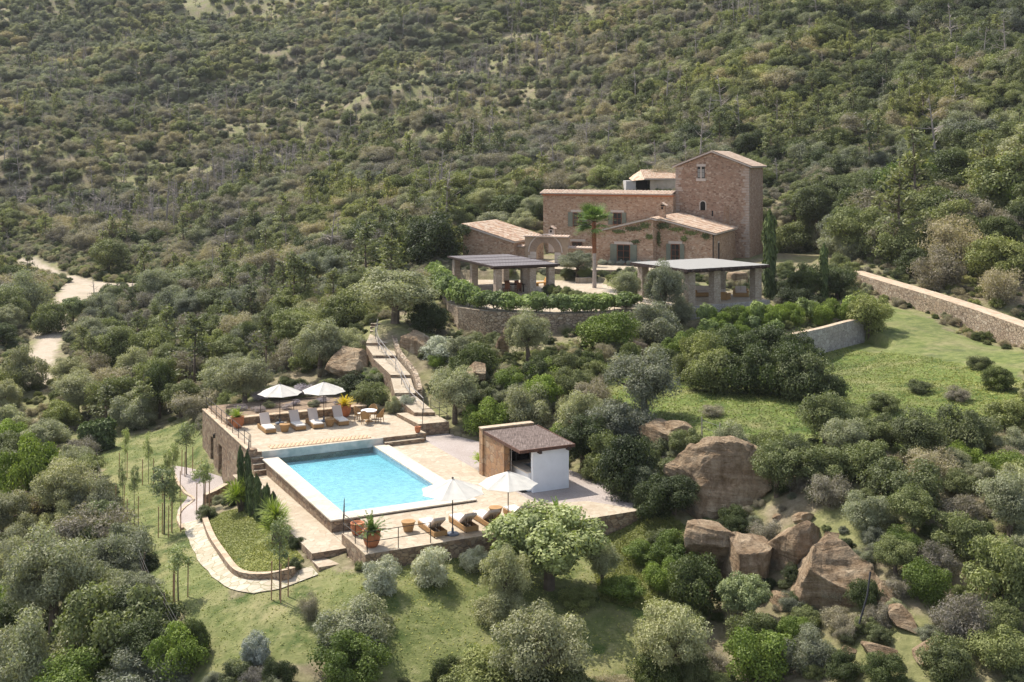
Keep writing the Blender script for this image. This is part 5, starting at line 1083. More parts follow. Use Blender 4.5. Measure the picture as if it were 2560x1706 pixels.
rk(815, 915, 872, 955, 86, 3.0, 21, 'bare layered rock face left of the long stairway', .2, .1)
rk(1225, 1280, 835, 950, 87, 2.0, 23, 'tall narrow rock in the shrubs below the hedge terrace', .1, .1)
rk(1005, 1085, 830, 910, 88, 3, 25, 'brown rock face behind the tree right of the stairs', .1)
rk(1275, 1345, 915, 960, 82, 2, 27, 'low pale rock in the shrubs under the narrow rock', .1)
rk(1410, 1520, 1035, 1075, 71, 2.5, 29, 'flat pinkish rock at the foot of the grey olive', .1)
rk(1640, 1720, 1060, 1100, 66, 1.8, 31, 'small bare rock on the edge of the green meadow', .1)
rk(1720, 1790, 880, 905, 86, 1.4, 33, 'little rock pile beside the fig hedge', .2); rk(1555, 1620, 860, 910, 86, 2, 35, 'rusty rock outcrop under the olives left of the dark laurel mound', .2)
rk(1160, 1215, 905, 950, 80, 1.6, 37, 'small round rock by the flight wall', .2)

a = pd(2176, 1430, 47.9); b = pd(2168, 1490, 47.3); c = pd(2148, 1560, 46.8)
tag(MB().path([a, b, c], .04, 8).build('drain_pipe', plain('black_pipe', (.015, .015, .018), .4, .1, 4, 0), None, b), 'thick black pipe running down between the dark boulder and the yellowish slab', 'pipe')

rr = random.Random(21)
for i, (p, q) in enumerate(((1790, 1490), (1850, 1500), (1905, 1490), (1960, 1510), (1760, 1440), (1940, 1300), (2010, 1300), (1720, 1350), (2120, 1640), (2200, 1650), (2260, 1560), (1885, 1325), (2075, 1350), (2330, 1640))):
    g_ = hit(p, q); k_ = rr.uniform(.45, 1.15); rock((g_[0], g_[1], g_[2]+k_*.15), (k_*1.5, k_*1.1, k_*.8), 200+i, 'x', rr.uniform(0, 3), 0, name='loose_rock')['row'] = 'loose tan rock lying among the big boulders'
# ---------------------------------------------------------------- planting
K = 1.088
def at(p, q, dz=0):
    x, y, z = hit(p*K, q*K); return (x, y, z+dz)
def sb(kind, cx, base, w, h, label=None, group=None, cat='shrub', name='shrub'):
    p = at(cx, base); d = p[1]; return shrub(kind, (p[0], p[1]+w*K*d/F*.2, p[2]), w*K*d/F/2*1.05, h*K*d/F*.95, label, group, name, cat)
def tb(kind, cx, base, w, h, label=None, group=None, cat='tree', name='tree', **k):
    p = at(cx, base); d = p[1]; return tree(kind, (p[0], p[1]+.3, p[2]), w*K*d/F/2*1.0, h*K*d/F, label, group, name, cat, **k)
# trees and bushes below and beside the house
T_ = [
 ('o', 'olive', 1045, 978, 135, 150, 'leaning round olive at the foot of the long stairway'),
 ('s', 'bright', 1118, 1005, 112, 95, 'glossy green bush right of the leaning round olive'),
 ('s', 'olive', 1212, 990, 135, 120, 'feathery grey-green bush above the left end of the cabin roof'),
 ('s', 'olive', 1330, 1005, 120, 110, 'sage green bush above the right end of the cabin roof'),
 ('o', 'olive', 1480, 975, 190, 190, 'large sprawling grey-brown olive on the slope between cabin and laurel mound'),
 ('s', 'olive', 1440, 1030, 170, 130, 'second grey-brown olive right below the large sprawling one'),
 ('o', 'olive', 1212, 845, 118, 150, 'blue-grey olive in front of the curved hedge terrace'),
 ('s', 'dark', 1090, 872, 130, 95, 'very dark round bush right of the stairway wall'),
 ('s', 'silver', 1012, 835, 95, 62, 'silvery bush beside the brown rock face right of the stairs'),
 ('s', 'bright', 1405, 808, 140, 105, 'yellow-green fig at the right end of the hedge terrace'),
 ('o', 'olive', 1528, 748, 105, 165, 'tall olive standing in front of the left half of the lounge pergola'),
 ('o', 'olive', 1442, 715, 78, 105, 'small round olive left of the lounge pergola'),
 ('s', 'olive', 1512, 800, 135, 110, 'dusky blue-grey olive below the lounge pergola corner'),
 ('s', 'olive', 1560, 745, 90, 70, 'spreading grey bush at the pergola platform corner'),
 ('o', 'olive', 1327, 652, 92, 72, 'old thick-trunked olive in front of the arched gateway'),
 ('s', 'mid', 1292, 868, 80, 75, 'yellowish green bush below the blue-grey olive'),
 ('s', 'bright', 1250, 880, 90, 60, 'low bright bush on the slope under the hedge terrace'),
 ('s', 'mid', 1372, 880, 70, 55, 'low leafy bush on the dry slope left of the grey-brown olive'),
 ('s', 'bright', 1180, 900, 90, 60, 'fresh green bush beside the tall narrow rock'),
 ('o', 'mid', 2000, 790, 112, 130, 'round brownish green tree at the right end of the pale grey garden wall'),
 ('o', 'dark', 1852, 695, 95, 105, 'dark round tree right of the lounge pergola'),
 ('o', 'dark', 1925, 690, 105, 85, 'dark tree at the near end of the long dry-stone wall'),
 ('s', 'dark', 1838, 705, 110, 50, 'low dark bush between the cypress and the fig hedge'),
 ('s', 'mid', 1968, 700, 70, 45, 'green bush leaning on the start of the dry-stone wall'),
 ('o', 'dark', 1340, 1085, 150, 150, 'dense dark tree rising right behind the pool cabin'),
 ('s', 'dark', 1440, 1175, 150, 170, 'big dark bush right of the white cabin wall'),
 ('s', 'dark', 1510, 1200, 130, 110, 'dark bush at the right end of the gravel yard'),
 ('s', 'mid', 1400, 1110, 120, 130, 'mid green bush between the cabin roof and the purplish rock'),
 ('o', 'olive', 1255, 1062, 70, 75, 'small grey olive peeping over the cabin wall'),
 ('s', 'mid', 1560, 1130, 110, 80, 'bush on the crest left of the largest boulder'),
 ('o', 'bright', 1262, 1362, 285, 225, 'big bright fluffy tree hiding the end of the front terrace'),
 ('o', 'olive', 1160, 1425, 130, 195, 'silvery tree left of the bright fluffy tree'),
 ('o', 'olive', 1385, 1352, 95, 118, 'small dusky tree right of the bright fluffy tree'),
 ('s', 'bright', 1432, 1385, 110, 62, 'low lime bush under the small dusky tree'), ('s', 'bright', 1480, 1300, 95, 60, 'low lime bush below the end of the gravel yard'),
 ('s', 'silver', 871, 1372, 95, 92, 'silver lavender-like ball bush nearest the terrace corner'), ('s', 'silver', 990, 1350, 105, 98, 'silver ball bush in front of the front terrace wall, middle one'), ('s', 'silver', 1093, 1318, 72, 60, 'smallest silver ball bush, against the front terrace wall'),
 ('s', 'silver', 584, 1535, 75, 80, 'silver ball bush alone at the bottom of the lawn'),
 ('s', 'olive', 812, 1500, 200, 120, 'wide pale-tipped bush in the middle of the lower lawn'), ('s', 'bright', 800, 1590, 165, 135, 'glossy lime bush in front of the wide pale-tipped bush'),
 ('o', 'olive', 1240, 1630, 245, 270, 'tall grey-green tree with cream tips at the bottom centre'), ('s', 'mid', 1100, 1610, 190, 110, 'leafy green bush left of the tall cream-tipped tree'), ('s', 'dark', 1025, 1585, 80, 80, 'small dark bush at the bottom left of the cream-tipped tree'),
 ('o', 'olive', 1540, 1590, 180, 220, 'dark silvery olive at the bottom right of the lawn'),
 ('s', 'dark', 640, 1590, 85, 85, 'dark clipped bush at the bottom edge, right one'), ('s', 'dark', 440, 1530, 80, 110, 'dark bush at the fence bottom'), ('s', 'mid', 540, 1585, 90, 70, 'leafy bush at the bottom of the lawn beside the silver ball'),
 ('s', 'dark', 1205, 1640, 150, 105, 'dark bush under the left side of the cream-tipped tree'), ('s', 'mid', 1290, 1645, 150, 120, 'green bush under the right side of the cream-tipped tree'), ('s', 'dark', 1515, 1605, 130, 110, 'dark bush at the foot of the dark silvery olive'), ('s', 'mid', 1590, 1590, 100, 90, 'green bush beside the dark silvery olive'),
 ('s', 'olive', 1150, 1440, 130, 100, 'grey bush at the foot of the silvery tree'), ('s', 'mid', 1330, 1400, 90, 50, 'low green bush in the shade of the bright fluffy tree'),
 ('s', 'mid', 2120, 905, 60, 38, 'low bush alone in the middle of the right meadow'), ('s', 'scrub', 2210, 925, 70, 42, 'brownish tuft on the right side of the meadow'), ('s', 'mid', 2040, 950, 80, 50, 'green bush on the lower edge of the meadow'), ('s', 'dark', 2300, 900, 80, 60, 'dark bush at the right edge of the meadow'), ('s', 'mid', 2255, 850, 60, 36, 'low green bush below the end of the dry-stone wall'), ('s', 'scrub', 1640, 960, 60, 34, 'dry tuft at the left end of the meadow'), ('s', 'mid', 1960, 975, 90, 55, 'round green bush under the meadow centre'),
 ('s', 'scrub', 707, 1430, 62, 75, 'tuft of tall reedy grass on the lawn'),
 ('s', 'mid', 270, 1540, 250, 230, 'large rounded green bush at the lower left beside the fence'), ('o', 'olive', 115, 1480, 230, 290, 'big grey olive in the lower left thicket'),
 ('s', 'scrub', 210, 1300, 190, 150, 'brownish green bush at the left fence corner'), ('s', 'olive', 60, 1620, 210, 220, 'grey olive at the bottom left corner'), ('s', 'bright', 50, 1190, 150, 200, 'bright green tree at the left edge'),
 ('o', 'olive', 140, 1210, 160, 170, 'silvery tree right of the bright one at the left edge'), ('s', 'bright', 175, 1640, 200, 150, 'lime green bush at the bottom left'), ('s', 'olive', 330, 1620, 220, 130, 'grey bush at the bottom left of the fence'),
 ('s', 'olive', 255, 1345, 140, 110, 'dark grey-green bush half way down the left fence'), ('s', 'olive', 60, 1340, 150, 120, 'dusty olive bush on the left edge of the thicket'),
 ('o', 'olive', 562, 935, 135, 125, 'olive tree behind the left parasol of the upper terrace'), ('o', 'olive', 735, 868, 135, 150, 'dark olive left of the bare layered rock'), ('s', 'mid', 575, 812, 62, 85, 'narrow green bush in the valley'),
 ('o', 'dark', 365, 965, 75, 150, 'dark tree with a bare trunk left of the upper garden'), ('o', 'olive', 905, 745, 210, 150, 'wide olive crown above the top of the stairs'), ('s', 'dark', 985, 765, 110, 85, 'dark tree at the stair head'),
 ('s', 'dark', 1000, 610, 165, 130, 'large dark green tree left of the outbuilding'), ('s', 'dark', 960, 590, 110, 100, 'second dark crown left of the large dark tree'), ('s', 'dark', 1180, 503, 120, 60, 'dark bushes left of the main block'),
 ('s', 'olive', 1135, 520, 90, 40, 'silver-green olive behind the outbuilding roof'), ('s', 'olive', 1205, 530, 80, 45, 'grey olive against the left end of the main block'), ('s', 'dark', 1236, 520, 40, 60, 'dark bush at the corner of the main block'),
 ('o', 'mid', 248, 635, 95, 95, 'rounded dark tree above the fork in the dirt road'), ('s', 'olive', 40, 745, 140, 130, 'olive bush on the left of the road'), ('s', 'mid', 105, 770, 90, 80, 'green bush beside the road on its left'),
 ('o', 'bright', 165, 745, 70, 70, 'leafy small tree right of the dirt road'), ('s', 'dark', 150, 650, 30, 18, 'small round bush on the road side'), ('s', 'olive', 50, 900, 110, 110, 'silvery bush left of the lower road'),
 ('s', 'mid', 850, 935, 85, 62, 'dark green creeper bank between the parapet and the stairs'), ('s', 'dark', 815, 935, 90, 55, 'ivy bank right of the yellow cycad'), ('s', 'olive', 903, 950, 38, 42, 'round rosemary bush right of the garden table'), ('s', 'silver', 935, 948, 42, 45, 'round lavender bush at the landing'),
 ('s', 'bright', 860, 880, 60, 30, 'yellow-green shrub under the rock face'), ('s', 'mid', 520, 940, 45, 45, 'clipped green bush at the left end of the upper garden'), ('s', 'lavender', 600, 945, 60, 30, 'grey lavender mound behind the left parasol'), ('s', 'lavender', 690, 930, 70, 28, 'lavender mound between the two upper parasols'), ('s', 'mid', 640, 925, 70, 28, 'green mound behind the parapet rail'), ('s', 'mid', 760, 925, 60, 30, 'green mound behind the right upper parasol'),
]
for t_, k_, cx, ba, w_, h_, lb in T_:
    if t_ == 'o': tb(k_, cx, ba, w_, h_, lb, None, 'olive tree' if k_ == 'olive' else 'tree', 'olive_tree' if k_ == 'olive' else 'tree')
    else: sb(k_, cx, ba, w_, h_, lb)
# laurel mound
SH['hedge'] = [shrub_mesh('hedge_shrub', 90+i, L['hedge'], nb=26, per=170, ls=.06, la=1.5, br=.3, z0=.25, rz=1.05, trunk=.03) for i in range(3)]
for i, (cx, ba, w_, h_) in enumerate([(1620, 870, 90, 90), (1690, 855, 110, 80), (1770, 858, 110, 85), (1640, 905, 100, 80), (1720, 910, 120, 100), (1800, 915, 120, 110), (1860, 925, 110, 90), (1905, 928, 70, 55), (1840, 870, 90, 90), (1590, 880, 70, 60)]):
    sb('dark' if i % 3 else 'mid', cx, ba, w_*1.3, h_*1.35, 'x', 'laurels of the big mound on the meadow')['row'] = 'dark laurel bush of the big mound on the meadow'
for i in range(13):
    cx = 1625+i*29; sb('bright' if i % 4 else 'hedge', cx, 756-i*1.5+(i % 2)*8, 56, 60, 'x', 'fig bushes in the row above the grey garden wall')['row'] = 'fig bush in the row above the grey garden wall'
for i in range(8):
    sb('hedge' if i % 2 else 'bright', 1600+i*26, 790-(i % 3)*10, 48, 46, 'x', 'bushes on the bank in front of the lounge pergola')['row'] = 'bush on the bank below the lounge pergola platform'
for i in range(9):
    p = W(-.4+i*.95, -9.9-(i % 2)*1.1, .7); shrub('lavender' if i % 3 else 'olive', p, .5, .55, 'x', 'lavender mounds in the bed behind the parapet')['row'] = 'low lavender mound in the bed behind the parapet'
def hedge(n, pts, r, h, kind, lab, grp, z=None):
    a = interp([(x, y, 0) for x, y in pts], n)
    for i, p in enumerate(a):
        zz_ = P1Z if z is None else z; o = shrub(kind, (p[0], p[1], zz_-.02), r*RS.uniform(.9, 1.15), h*RS.uniform(.9, 1.1)*(1.45 if p[0] < -3 else 1), 'x', grp); o['row'] = lab
hd = [(-7.8, 117), (-6.9, 110), (-5.4, 102.6), (-4.0, 99.8), (-1.9, 97.2), (2.6, 95.5), (6.4, 95.8), (9.6, 97.4)]
hedge(30, hd, 1.12, 1.5, 'hedge', 'leafy hedge plant on the rim of the curved house terrace', 'hedge plants on the rim of the curved house terrace')
hedge(10, [(3.6, 108.5), (5.4, 104.2), (6.6, 101.0), (9.5, 99.3)], .75, 1.15, 'mid', 'clipped round hedge plant right of the shaded pergola', 'clipped hedge right of the shaded pergola')
hedge(7, [hs(-3.2, -.9)[:2], hs(3, -.9)[:2]], .5, .7, 'silver', 'low silvery plant at the foot of the front wing', 'plants at the foot of the front wing', 6.33)
# ivy on the front wing
for i, (s_, t2, z_, w_, h_) in enumerate([(1.0, -.12, 10.35, .9, .35), (2.4, -.12, 10.7, .7, .5), (4.1, WT2-.12, 10.65, .8, .55), (5.6, WT2-.12, 10.3, .9, .35), (7.1, WT2-.12, 9.95, .8, .3), (8.8, WT2-.12, 9.6, .5, .5), (2.9, -.12, 9.5, .35, .35), (-.6, -.12, 10.0, .7, .25), (1.3, -.12, 8.9, .45, .25), (3.55, WT2-.12, 9.3, .2, 1.1), (6.4, WT2-.12, 9.3, .3, .4)]):
    rs = np.random.RandomState(i+200); n = 240; P_ = np.stack([rs.normal(size=n)*w_*.45, rs.rand(n)*.14, rs.normal(size=n)*h_*.3], 1); N_ = unit(np.array([0, -1, .3])+rs.normal(size=(n, 3))*.5); T2 = unit(np.cross(N_, rs.normal(size=(n, 3))))
    o = meshobj('ivy', quads('ivy_leaves', P_, N_, T2, .07, .09, [L['mid']])); o.location = hs(s_, t2, z_); o.rotation_euler.z = math.atan2(HE1[1], HE1[0]); tag(o, 'x', 'ivy', 'ivy patches on the front wing'); o['row'] = 'patch of green ivy on the front wing wall'
# ---------------------------------------------------------------- saplings and stakes
def sapling(p, q, hpx, wpx, label, group=None, stakes=3, kind='sapling'):
    a = hit(p, q); d = a[1]; h = hpx*d/F; e = tree('sapling', a, wpx*d/F/2, h, label, group, 'sapling_tree', 'young tree')
    for k_ in range(stakes):
        an = 2.1*k_+p*.01; x, y = a[0]+math.cos(an)*.42, a[1]+math.sin(an)*.3; zt = tz1(x, y); s_ = MB().tube((x, y, zt-.1), (x+.02, y, zt+1.7), .032, .03, 6).build('tree_stake', M['stake'], None, (x, y, zt)); tag(s_, 'x', 'stake', 'wooden stakes round the young trees'); s_['row'] = 'brown stake among the staked young trees on the left lawn'
    return e
sapling(410, 1337, 215, 82, 'young tree with a dark crown standing left of the gravel pad'); sapling(466, 1188, 165, 60, 'young leafy tree behind the gravel pad'); sapling(509, 1277, 160, 62, 'young tree with fresh leaves on the gravel pad before the store doors')
sapling(446, 1502, 175, 78, 'young tree with a rounded crown on the lawn left of the curved path'); sapling(700, 1500, 250, 70, 'young staked tree at the bend of the path in front of the yucca')
for p, q, h_, w_ in ((336, 1315, 190, 30), (313, 1193, 150, 26), (371, 1210, 150, 28), (306, 1280, 150, 22), (433, 1247, 170, 30), (432, 1336, 190, 26), (418, 1245, 150, 30)): sapling(p, q, h_, w_, 'x', 'thin saplings staked on the left lawn', 2)['row'] = 'thin almost bare sapling staked on the left lawn'
# fence down the left side of the lawn
fp = [hit(*q) for q in ((200, 1125), (235, 1180), (255, 1230), (275, 1270), (305, 1345), (335, 1400), (352, 1450), (372, 1500), (408, 1560), (450, 1640))]
fe = empty('wire_fence', fp[4], 'old wire fence on leaning wooden posts down the left side of the lawn', 'fence'); rr = random.Random(8)
for p in fp: MB().tube((p[0], p[1], p[2]-.2), (p[0]+rr.uniform(-.2, .2), p[1], p[2]+1.35), .05, .035, 6).build('post', M['bark'], fe)
for k_ in (.4, .7, 1.0, 1.25): MB().path([(p[0], p[1], p[2]+k_) for p in fp], .008, 3).build('wire', M['iron_l'], fe)
fp = [hit(*q) for q in ((1755, 1105), (1800, 1120), (1826, 1135), (1915, 1180), (1975, 1230), (2003, 1210))]
fe = empty('wire_fence', fp[2], 'wire fence on thin grey posts above the boulders', 'fence')
for p in fp: MB().tube((p[0], p[1], p[2]-.2), (p[0]+rr.uniform(-.1, .1), p[1], p[2]+1.4), .04, .03, 6).build('post', M['deadwood'], fe)
for k_ in (.4, .8, 1.2): MB().path([(p[0], p[1], p[2]+k_) for p in fp], .008, 3).build('wire', M['iron_l'], fe)
# ---------------------------------------------------------------- fill planting in countable groups
OCC = []
def pin(p, q, poly): return bool(inpoly(np.array([p]), np.array([q]), poly)[0])
NOGO = [FOOT, TERP, [a[:2] for a in outer]+[a[:2] for a in inner[::-1]], [a[:2] for a in gb]+[a[:2] for a in ga[::-1]]]+[list(map(tuple, q)) for q in LAWN+MEAD[:1]+[DRYG]+DIRT]+[[hs(-15, -7)[:2], hs(-15, 24)[:2], hs(22, 24)[:2], hs(22, -4)[:2]], [p2(-1.5, -1), p2(9.5, -1), p2(9.5, 9), p2(-1.5, 9)]]
def blocked(x, y, r=.6):
    a = np.array([x]); b = np.array([y])
    for pl in NOGO:
        if inpoly(a, b, pl)[0]: return True
    for ln in ROAD:
        if seglen(a, b, ln)[0] < (2.2 if ln is ROAD[1] else 6.5)+r: return True
    for (cx, cy), (dx, dy) in (((P6[0][0][0], P6[0][0][1]), (P6[7][1][0], P6[7][1][1])),):
        if seglen(a, b, [(cx, cy), ((P6[3][0][0]+P6[3][1][0])/2, P6[3][0][1]), (dx, dy)])[0] < 2.0+r*.4: return True
    return False
for o in COL.objects:
    if o.parent is None and o.get('category') in ('shrub', 'tree', 'olive tree', 'rock'):
        OCC.append((o.location.x, o.location.y, max(.5, (o.dimensions.x if o.type == 'MESH' else o.scale.x*2)*.33)))
def fill(poly, n, kinds, r0, r1, label, group, treefrac=.25, seed=1, y0=38):
    rr = random.Random(seed); poly = [(a*K, b*K) for a, b in poly]; x0, x1 = min(a for a, b in poly), max(a for a, b in poly); q0, q1 = min(b for a, b in poly), max(b for a, b in poly); c = 0; tries = 0
    while c < n and tries < n*25:
        tries += 1; p, q = rr.uniform(x0, x1), rr.uniform(q0, q1)
        if not pin(p, q, poly): continue
        x, y, z = hit(p, q, y0); r = rr.uniform(r0, r1)
        if blocked(x, y, r): continue
        if any((x-a)**2+(y-b)**2 < (max(rad, .5)*.8+r*.62)**2 for a, b, rad in OCC): continue
        OCC.append((x, y, r)); k_ = rr.choice(kinds); c += 1
        if k_ == 'pine': o = pine((x, y, z-.05), r*rr.uniform(2.2, 3.0), False, 'young light green pine among the bushes '+group.split(' ', 1)[1], 'young pines '+group.split(' ', 1)[1])
        elif rr.random() < treefrac and k_ in TR: o = tree(k_, (x, y, z), r, r*rr.uniform(1.6, 2.2), label.replace('bush', 'small tree'), group.replace('bushes', 'small trees'), 'tree', 'tree')
        else: o = shrub(k_, (x, y, z), r, r*rr.uniform(1.2, 1.7), label, group)
        o['auto'] = 1
    return c
fill([(0, 1030), (130, 1020), (200, 1060), (240, 1180), (300, 1330), (380, 1440), (440, 1568), (0, 1568)], 60, ['olive', 'mid', 'dark', 'bright', 'olive', 'scrub'], 1.0, 1.9, 'maquis bush in the thicket left of the lawn fence', 'bushes in the thicket left of the lawn fence', .3, 1)
fill([(140, 760), (340, 670), (520, 690), (900, 640), (1000, 700), (840, 740), (840, 850), (750, 860), (470, 920), (440, 980), (230, 990), (120, 1000), (110, 900)], 135, ['olive', 'mid', 'scrub', 'pine', 'olive', 'mid', 'olive', 'scrub'], 1.3, 2.6, 'grey-green bush in the valley left of the stairs', 'bushes in the valley left of the stairs', .3, 2)
fill([(0, 600), (130, 720), (110, 800), (60, 930), (50, 1030), (0, 1030)], 24, ['olive', 'mid', 'dark'], 1.5, 2.8, 'bush on the far left side of the dirt road', 'bushes on the far left side of the dirt road', .3, 3)
fill([(960, 790), (1030, 800), (1260, 850), (1500, 800), (1600, 840), (1560, 900), (1480, 960), (1540, 1100), (1620, 1200), (1500, 1180), (1320, 1080), (1280, 960), (1050, 940)], 55, ['mid', 'olive', 'dark', 'bright', 'scrub'], .7, 1.5, 'bush on the slope between the cabin and the house terrace', 'bushes on the slope between the cabin and the house terrace', .2, 4)
fill([(1560, 1040), (1960, 930), (2100, 960), (2353, 860), (2353, 1568), (2070, 1568), (2050, 1480), (2020, 1260), (1900, 1225), (1800, 1190), (1770, 1095), (1640, 1030)], 190, ['mid', 'olive', 'mid', 'scrub', 'bright', 'mid'], .9, 1.9, 'bush on the right-hand slope beyond the boulders', 'bushes on the right-hand slope beyond the boulders', .25, 5)
fill([(1480, 1260), (1560, 1260), (1640, 1370), (1780, 1460), (1960, 1540), (2060, 1568), (1480, 1568), (1440, 1480), (1500, 1400)], 42, ['mid', 'bright', 'dark', 'olive', 'bright'], .8, 1.6, 'bush on the bank below the boulders', 'bushes on the bank below the boulders', .2, 6)
fill([(1790, 620), (1950, 600), (1990, 640), (1900, 700), (1800, 700)], 10, ['dark', 'mid'], .9, 1.6, 'bush between the cypresses and the dry-stone wall', 'bushes between the cypresses and the dry-stone wall', .1, 7)
fill([(1790, 560), (1900, 470), (2353, 420), (2353, 720), (2200, 690), (1960, 600), (1900, 600)], 75, ['mid', 'dark', 'mid', 'bright', 'scrub'], 2.0, 4.0, 'tall bush on the wooded slope behind the dry-stone wall', 'bushes on the wooded slope behind the dry-stone wall', .3, 8, 104)
fill([(860, 480), (1060, 400), (1240, 420), (1240, 520), (1060, 520), (1050, 600), (860, 660)], 40, ['dark', 'mid', 'olive', 'pine'], 1.4, 2.8, 'green bush on the slope left of the house', 'bushes on the slope left of the house', .3, 9, 110)
fill([(1640, 1110), (1780, 1190), (1900, 1240), (2020, 1260), (2060, 1500), (2050, 1568), (1960, 1500), (1840, 1400), (1700, 1300), (1600, 1220)], 45, ['mid', 'scrub', 'olive', 'dark', 'scrub'], .45, .95, 'bush', 'small bushes among the boulders', .0, 12)
# single pines
for i, (cx, ba, h_) in enumerate(((675, 728, 150), (842, 655, 145), (1032, 530, 110), (700, 720, 120), (610, 700, 100), (900, 610, 100), (1010, 480, 70), (960, 470, 60), (470, 700, 70), (330, 980, 120))):
    a = at(cx, ba); pine(a, h_*K*a[1]/F, False, 'x', 'tall feathery pines in the valley left of the house')['row'] = 'tall feathery pine in the valley left of the house'
# ---------------------------------------------------------------- hillside scrub as one mass
LOD = bpy.data.collections.new('scrub_sources'); 
def lod(name, me):
    o = bpy.data.objects.new(name, me); LOD.objects.link(o); return o
kinds = []
for i in range(3):
    lod('a%02d' % len(kinds), SH['mid'][i]); kinds.append('mid')
for i in range(2):
    lod('a%02d' % len(kinds), SH['dark'][i]); kinds.append('dark')
for i in range(2):
    lod('a%02d' % len(kinds), SH['olive'][i]); kinds.append('olive')
for i in range(3):
    lod('a%02d' % len(kinds), SH['scrub'][i]); kinds.append('scrub')
for i in range(3):
    lod('a%02d' % len(kinds), pine_mesh('scrub_p', 340+i, L['pine'], .8)); kinds.append('pine')
for i in range(2):
    lod('a%02d' % len(kinds), _sn_me[i]); kinds.append('dead')
def scatter(name, pts, sc, idx, rot):
    me = bpy.data.meshes.new(name); me.vertices.add(len(pts)); me.vertices.foreach_set('co', np.array(pts, np.float32).ravel())
    for nm, ty, ar in (('sc', 'FLOAT', sc), ('rz', 'FLOAT', rot), ('idx', 'INT', idx)):
        a = me.attributes.new(nm, ty, 'POINT'); a.data.foreach_set('value', np.array(ar, np.float32 if ty == 'FLOAT' else np.int32))
    o = bpy.data.objects.new(name, me); COL.objects.link(o); o['kind'] = 'stuff'
    gn = bpy.data.node_groups.new(name, 'GeometryNodeTree'); gn.interface.new_socket('Geometry', in_out='INPUT', socket_type='NodeSocketGeometry'); gn.interface.new_socket('Geometry', in_out='OUTPUT', socket_type='NodeSocketGeometry')
    N = gn.nodes; gi = N.new('NodeGroupInput'); go = N.new('NodeGroupOutput'); ip = N.new('GeometryNodeInstanceOnPoints'); ci = N.new('GeometryNodeCollectionInfo'); ci.inputs[0].default_value = LOD; ci.inputs[1].default_value = True; ci.inputs[2].default_value = True
    def na(nm, ty):
        n = N.new('GeometryNodeInputNamedAttribute'); n.data_type = ty; n.inputs[0].default_value = nm; return n.outputs[0]
    l = gn.links.new; l(gi.outputs[0], ip.inputs['Points']); l(ci.outputs[0], ip.inputs['Instance']); ip.inputs['Pick Instance'].default_value = True; l(na('idx', 'INT'), ip.inputs['Instance Index'])
    cb = N.new('ShaderNodeCombineXYZ'); l(na('rz', 'FLOAT'), cb.inputs[2]); l(cb.outputs[0], ip.inputs['Rotation']); l(na('sc', 'FLOAT'), ip.inputs['Scale']); l(ip.outputs[0], go.inputs[0])
    md = o.modifiers.new('scatter', 'NODES'); md.node_group = gn; return o
rs = np.random.RandomState(77)
def cand(n, y0, y1, tm=.5):
    y = np.sqrt(rs.rand(n)*(y1**2-y0**2)+y0**2); x = (rs.rand(n)*2-1)*tm*y; return x, y
x, y = cand(72000, 120, 640, .6); z = terr(x, y)
x2, y2 = cand(16000, 640, 940, .6); x = np.r_[x, x2]; y = np.r_[y, y2]; z = np.r_[z, terr(x2, y2)]
P_, Q_ = 1280+x/y*F, YH+(H-z)/y*F
keep = ~((y < 150) & (Q_ > 590*K) & (P_ < 1960*K)) & ~((Q_ > 430*K) & (P_ > 1050*K) & (P_ < 1790*K) & (y < 172)) & ~((Q_ > 600*K) & (P_ > 1100*K))
for pl in NOGO: keep &= ~inpoly(x, y, pl)
keep &= (seglen(x, y, ROAD[0]) > 9) & (seglen(x, y, ROAD[1]) > 4.2)
keep &= ~((Q_ > 615*K) & (P_ > 60*K) & (P_ < 330*K) & (Q_ < 720*K) & (rs.rand(len(x)) < .8))
keep &= ~((Q_ < 45*K) & (P_ > 400*K) & (P_ < 760*K) & (rs.rand(len(x)) < .75))
n1 = fbm(x/26, y/26, 4, 41)+.5; n2 = fbm(x/60, y/60, 3, 51)+.5
keep &= rs.rand(len(x)) < np.clip(.62+1.3*(n1-.25), .45, 1)
x, y, z, n1, n2, P_, Q_ = [a[keep] for a in (x, y, z, n1, n2, P_, Q_)]
nd = fbm(x/30, y/40, 3, 81)+.5; right = np.clip((P_-1500)/900, 0, 1); r = rs.rand(len(x)); idx = np.zeros(len(x), int); sc = np.zeros(len(x))
KI = {k: [i for i, q in enumerate(kinds) if q == k] for k in set(kinds)}
for i in range(len(x)):
    a = r[i]; g_ = right[i]; dk = n2[i]+(.12 if P_[i] < 1500 and Q_[i] > 250 else 0)
    if P_[i] < 1250 and Q_[i] < 260 and rs.rand() < .45: a = .25
    if g_ > .35: k_ = 'mid' if a < .42 else 'dark' if a < .62 else 'olive' if a < .74 else 'scrub' if a < .86 else 'pine' if a < .97 else 'dead'
    elif dk > .5: k_ = 'mid' if a < .10 else 'dark' if a < .17 else 'olive' if a < .31 else 'scrub' if a < .72 else 'pine' if a < .84 else 'scrub' if a < .95 else 'dead'
    else: k_ = 'mid' if a < .15 else 'dark' if a < .25 else 'olive' if a < .42 else 'scrub' if a < .72 else 'pine' if a < .86 else 'mid' if a < .96 else 'dead'
    if nd[i] > .64 and P_[i] < 1900 and rs.rand() < .35: k_ = 'dead'
    idx[i] = KI[k_][rs.randint(len(KI[k_]))]; b = (.8+2.2*rs.rand()**2.5+1.6*g_*rs.rand()**1.5)*(.75+.9*max(0, n1[i]-.2))
    sc[i] = b*(2.3 if k_ in ('pine',) else 2.7 if k_ == 'dead' else 1.0)*(1.0+max(0, y[i]-350)/900)
scatter('hillside_scrub', np.stack([x, y, z-.15], 1), sc, idx, rs.rand(len(x))*6.28)
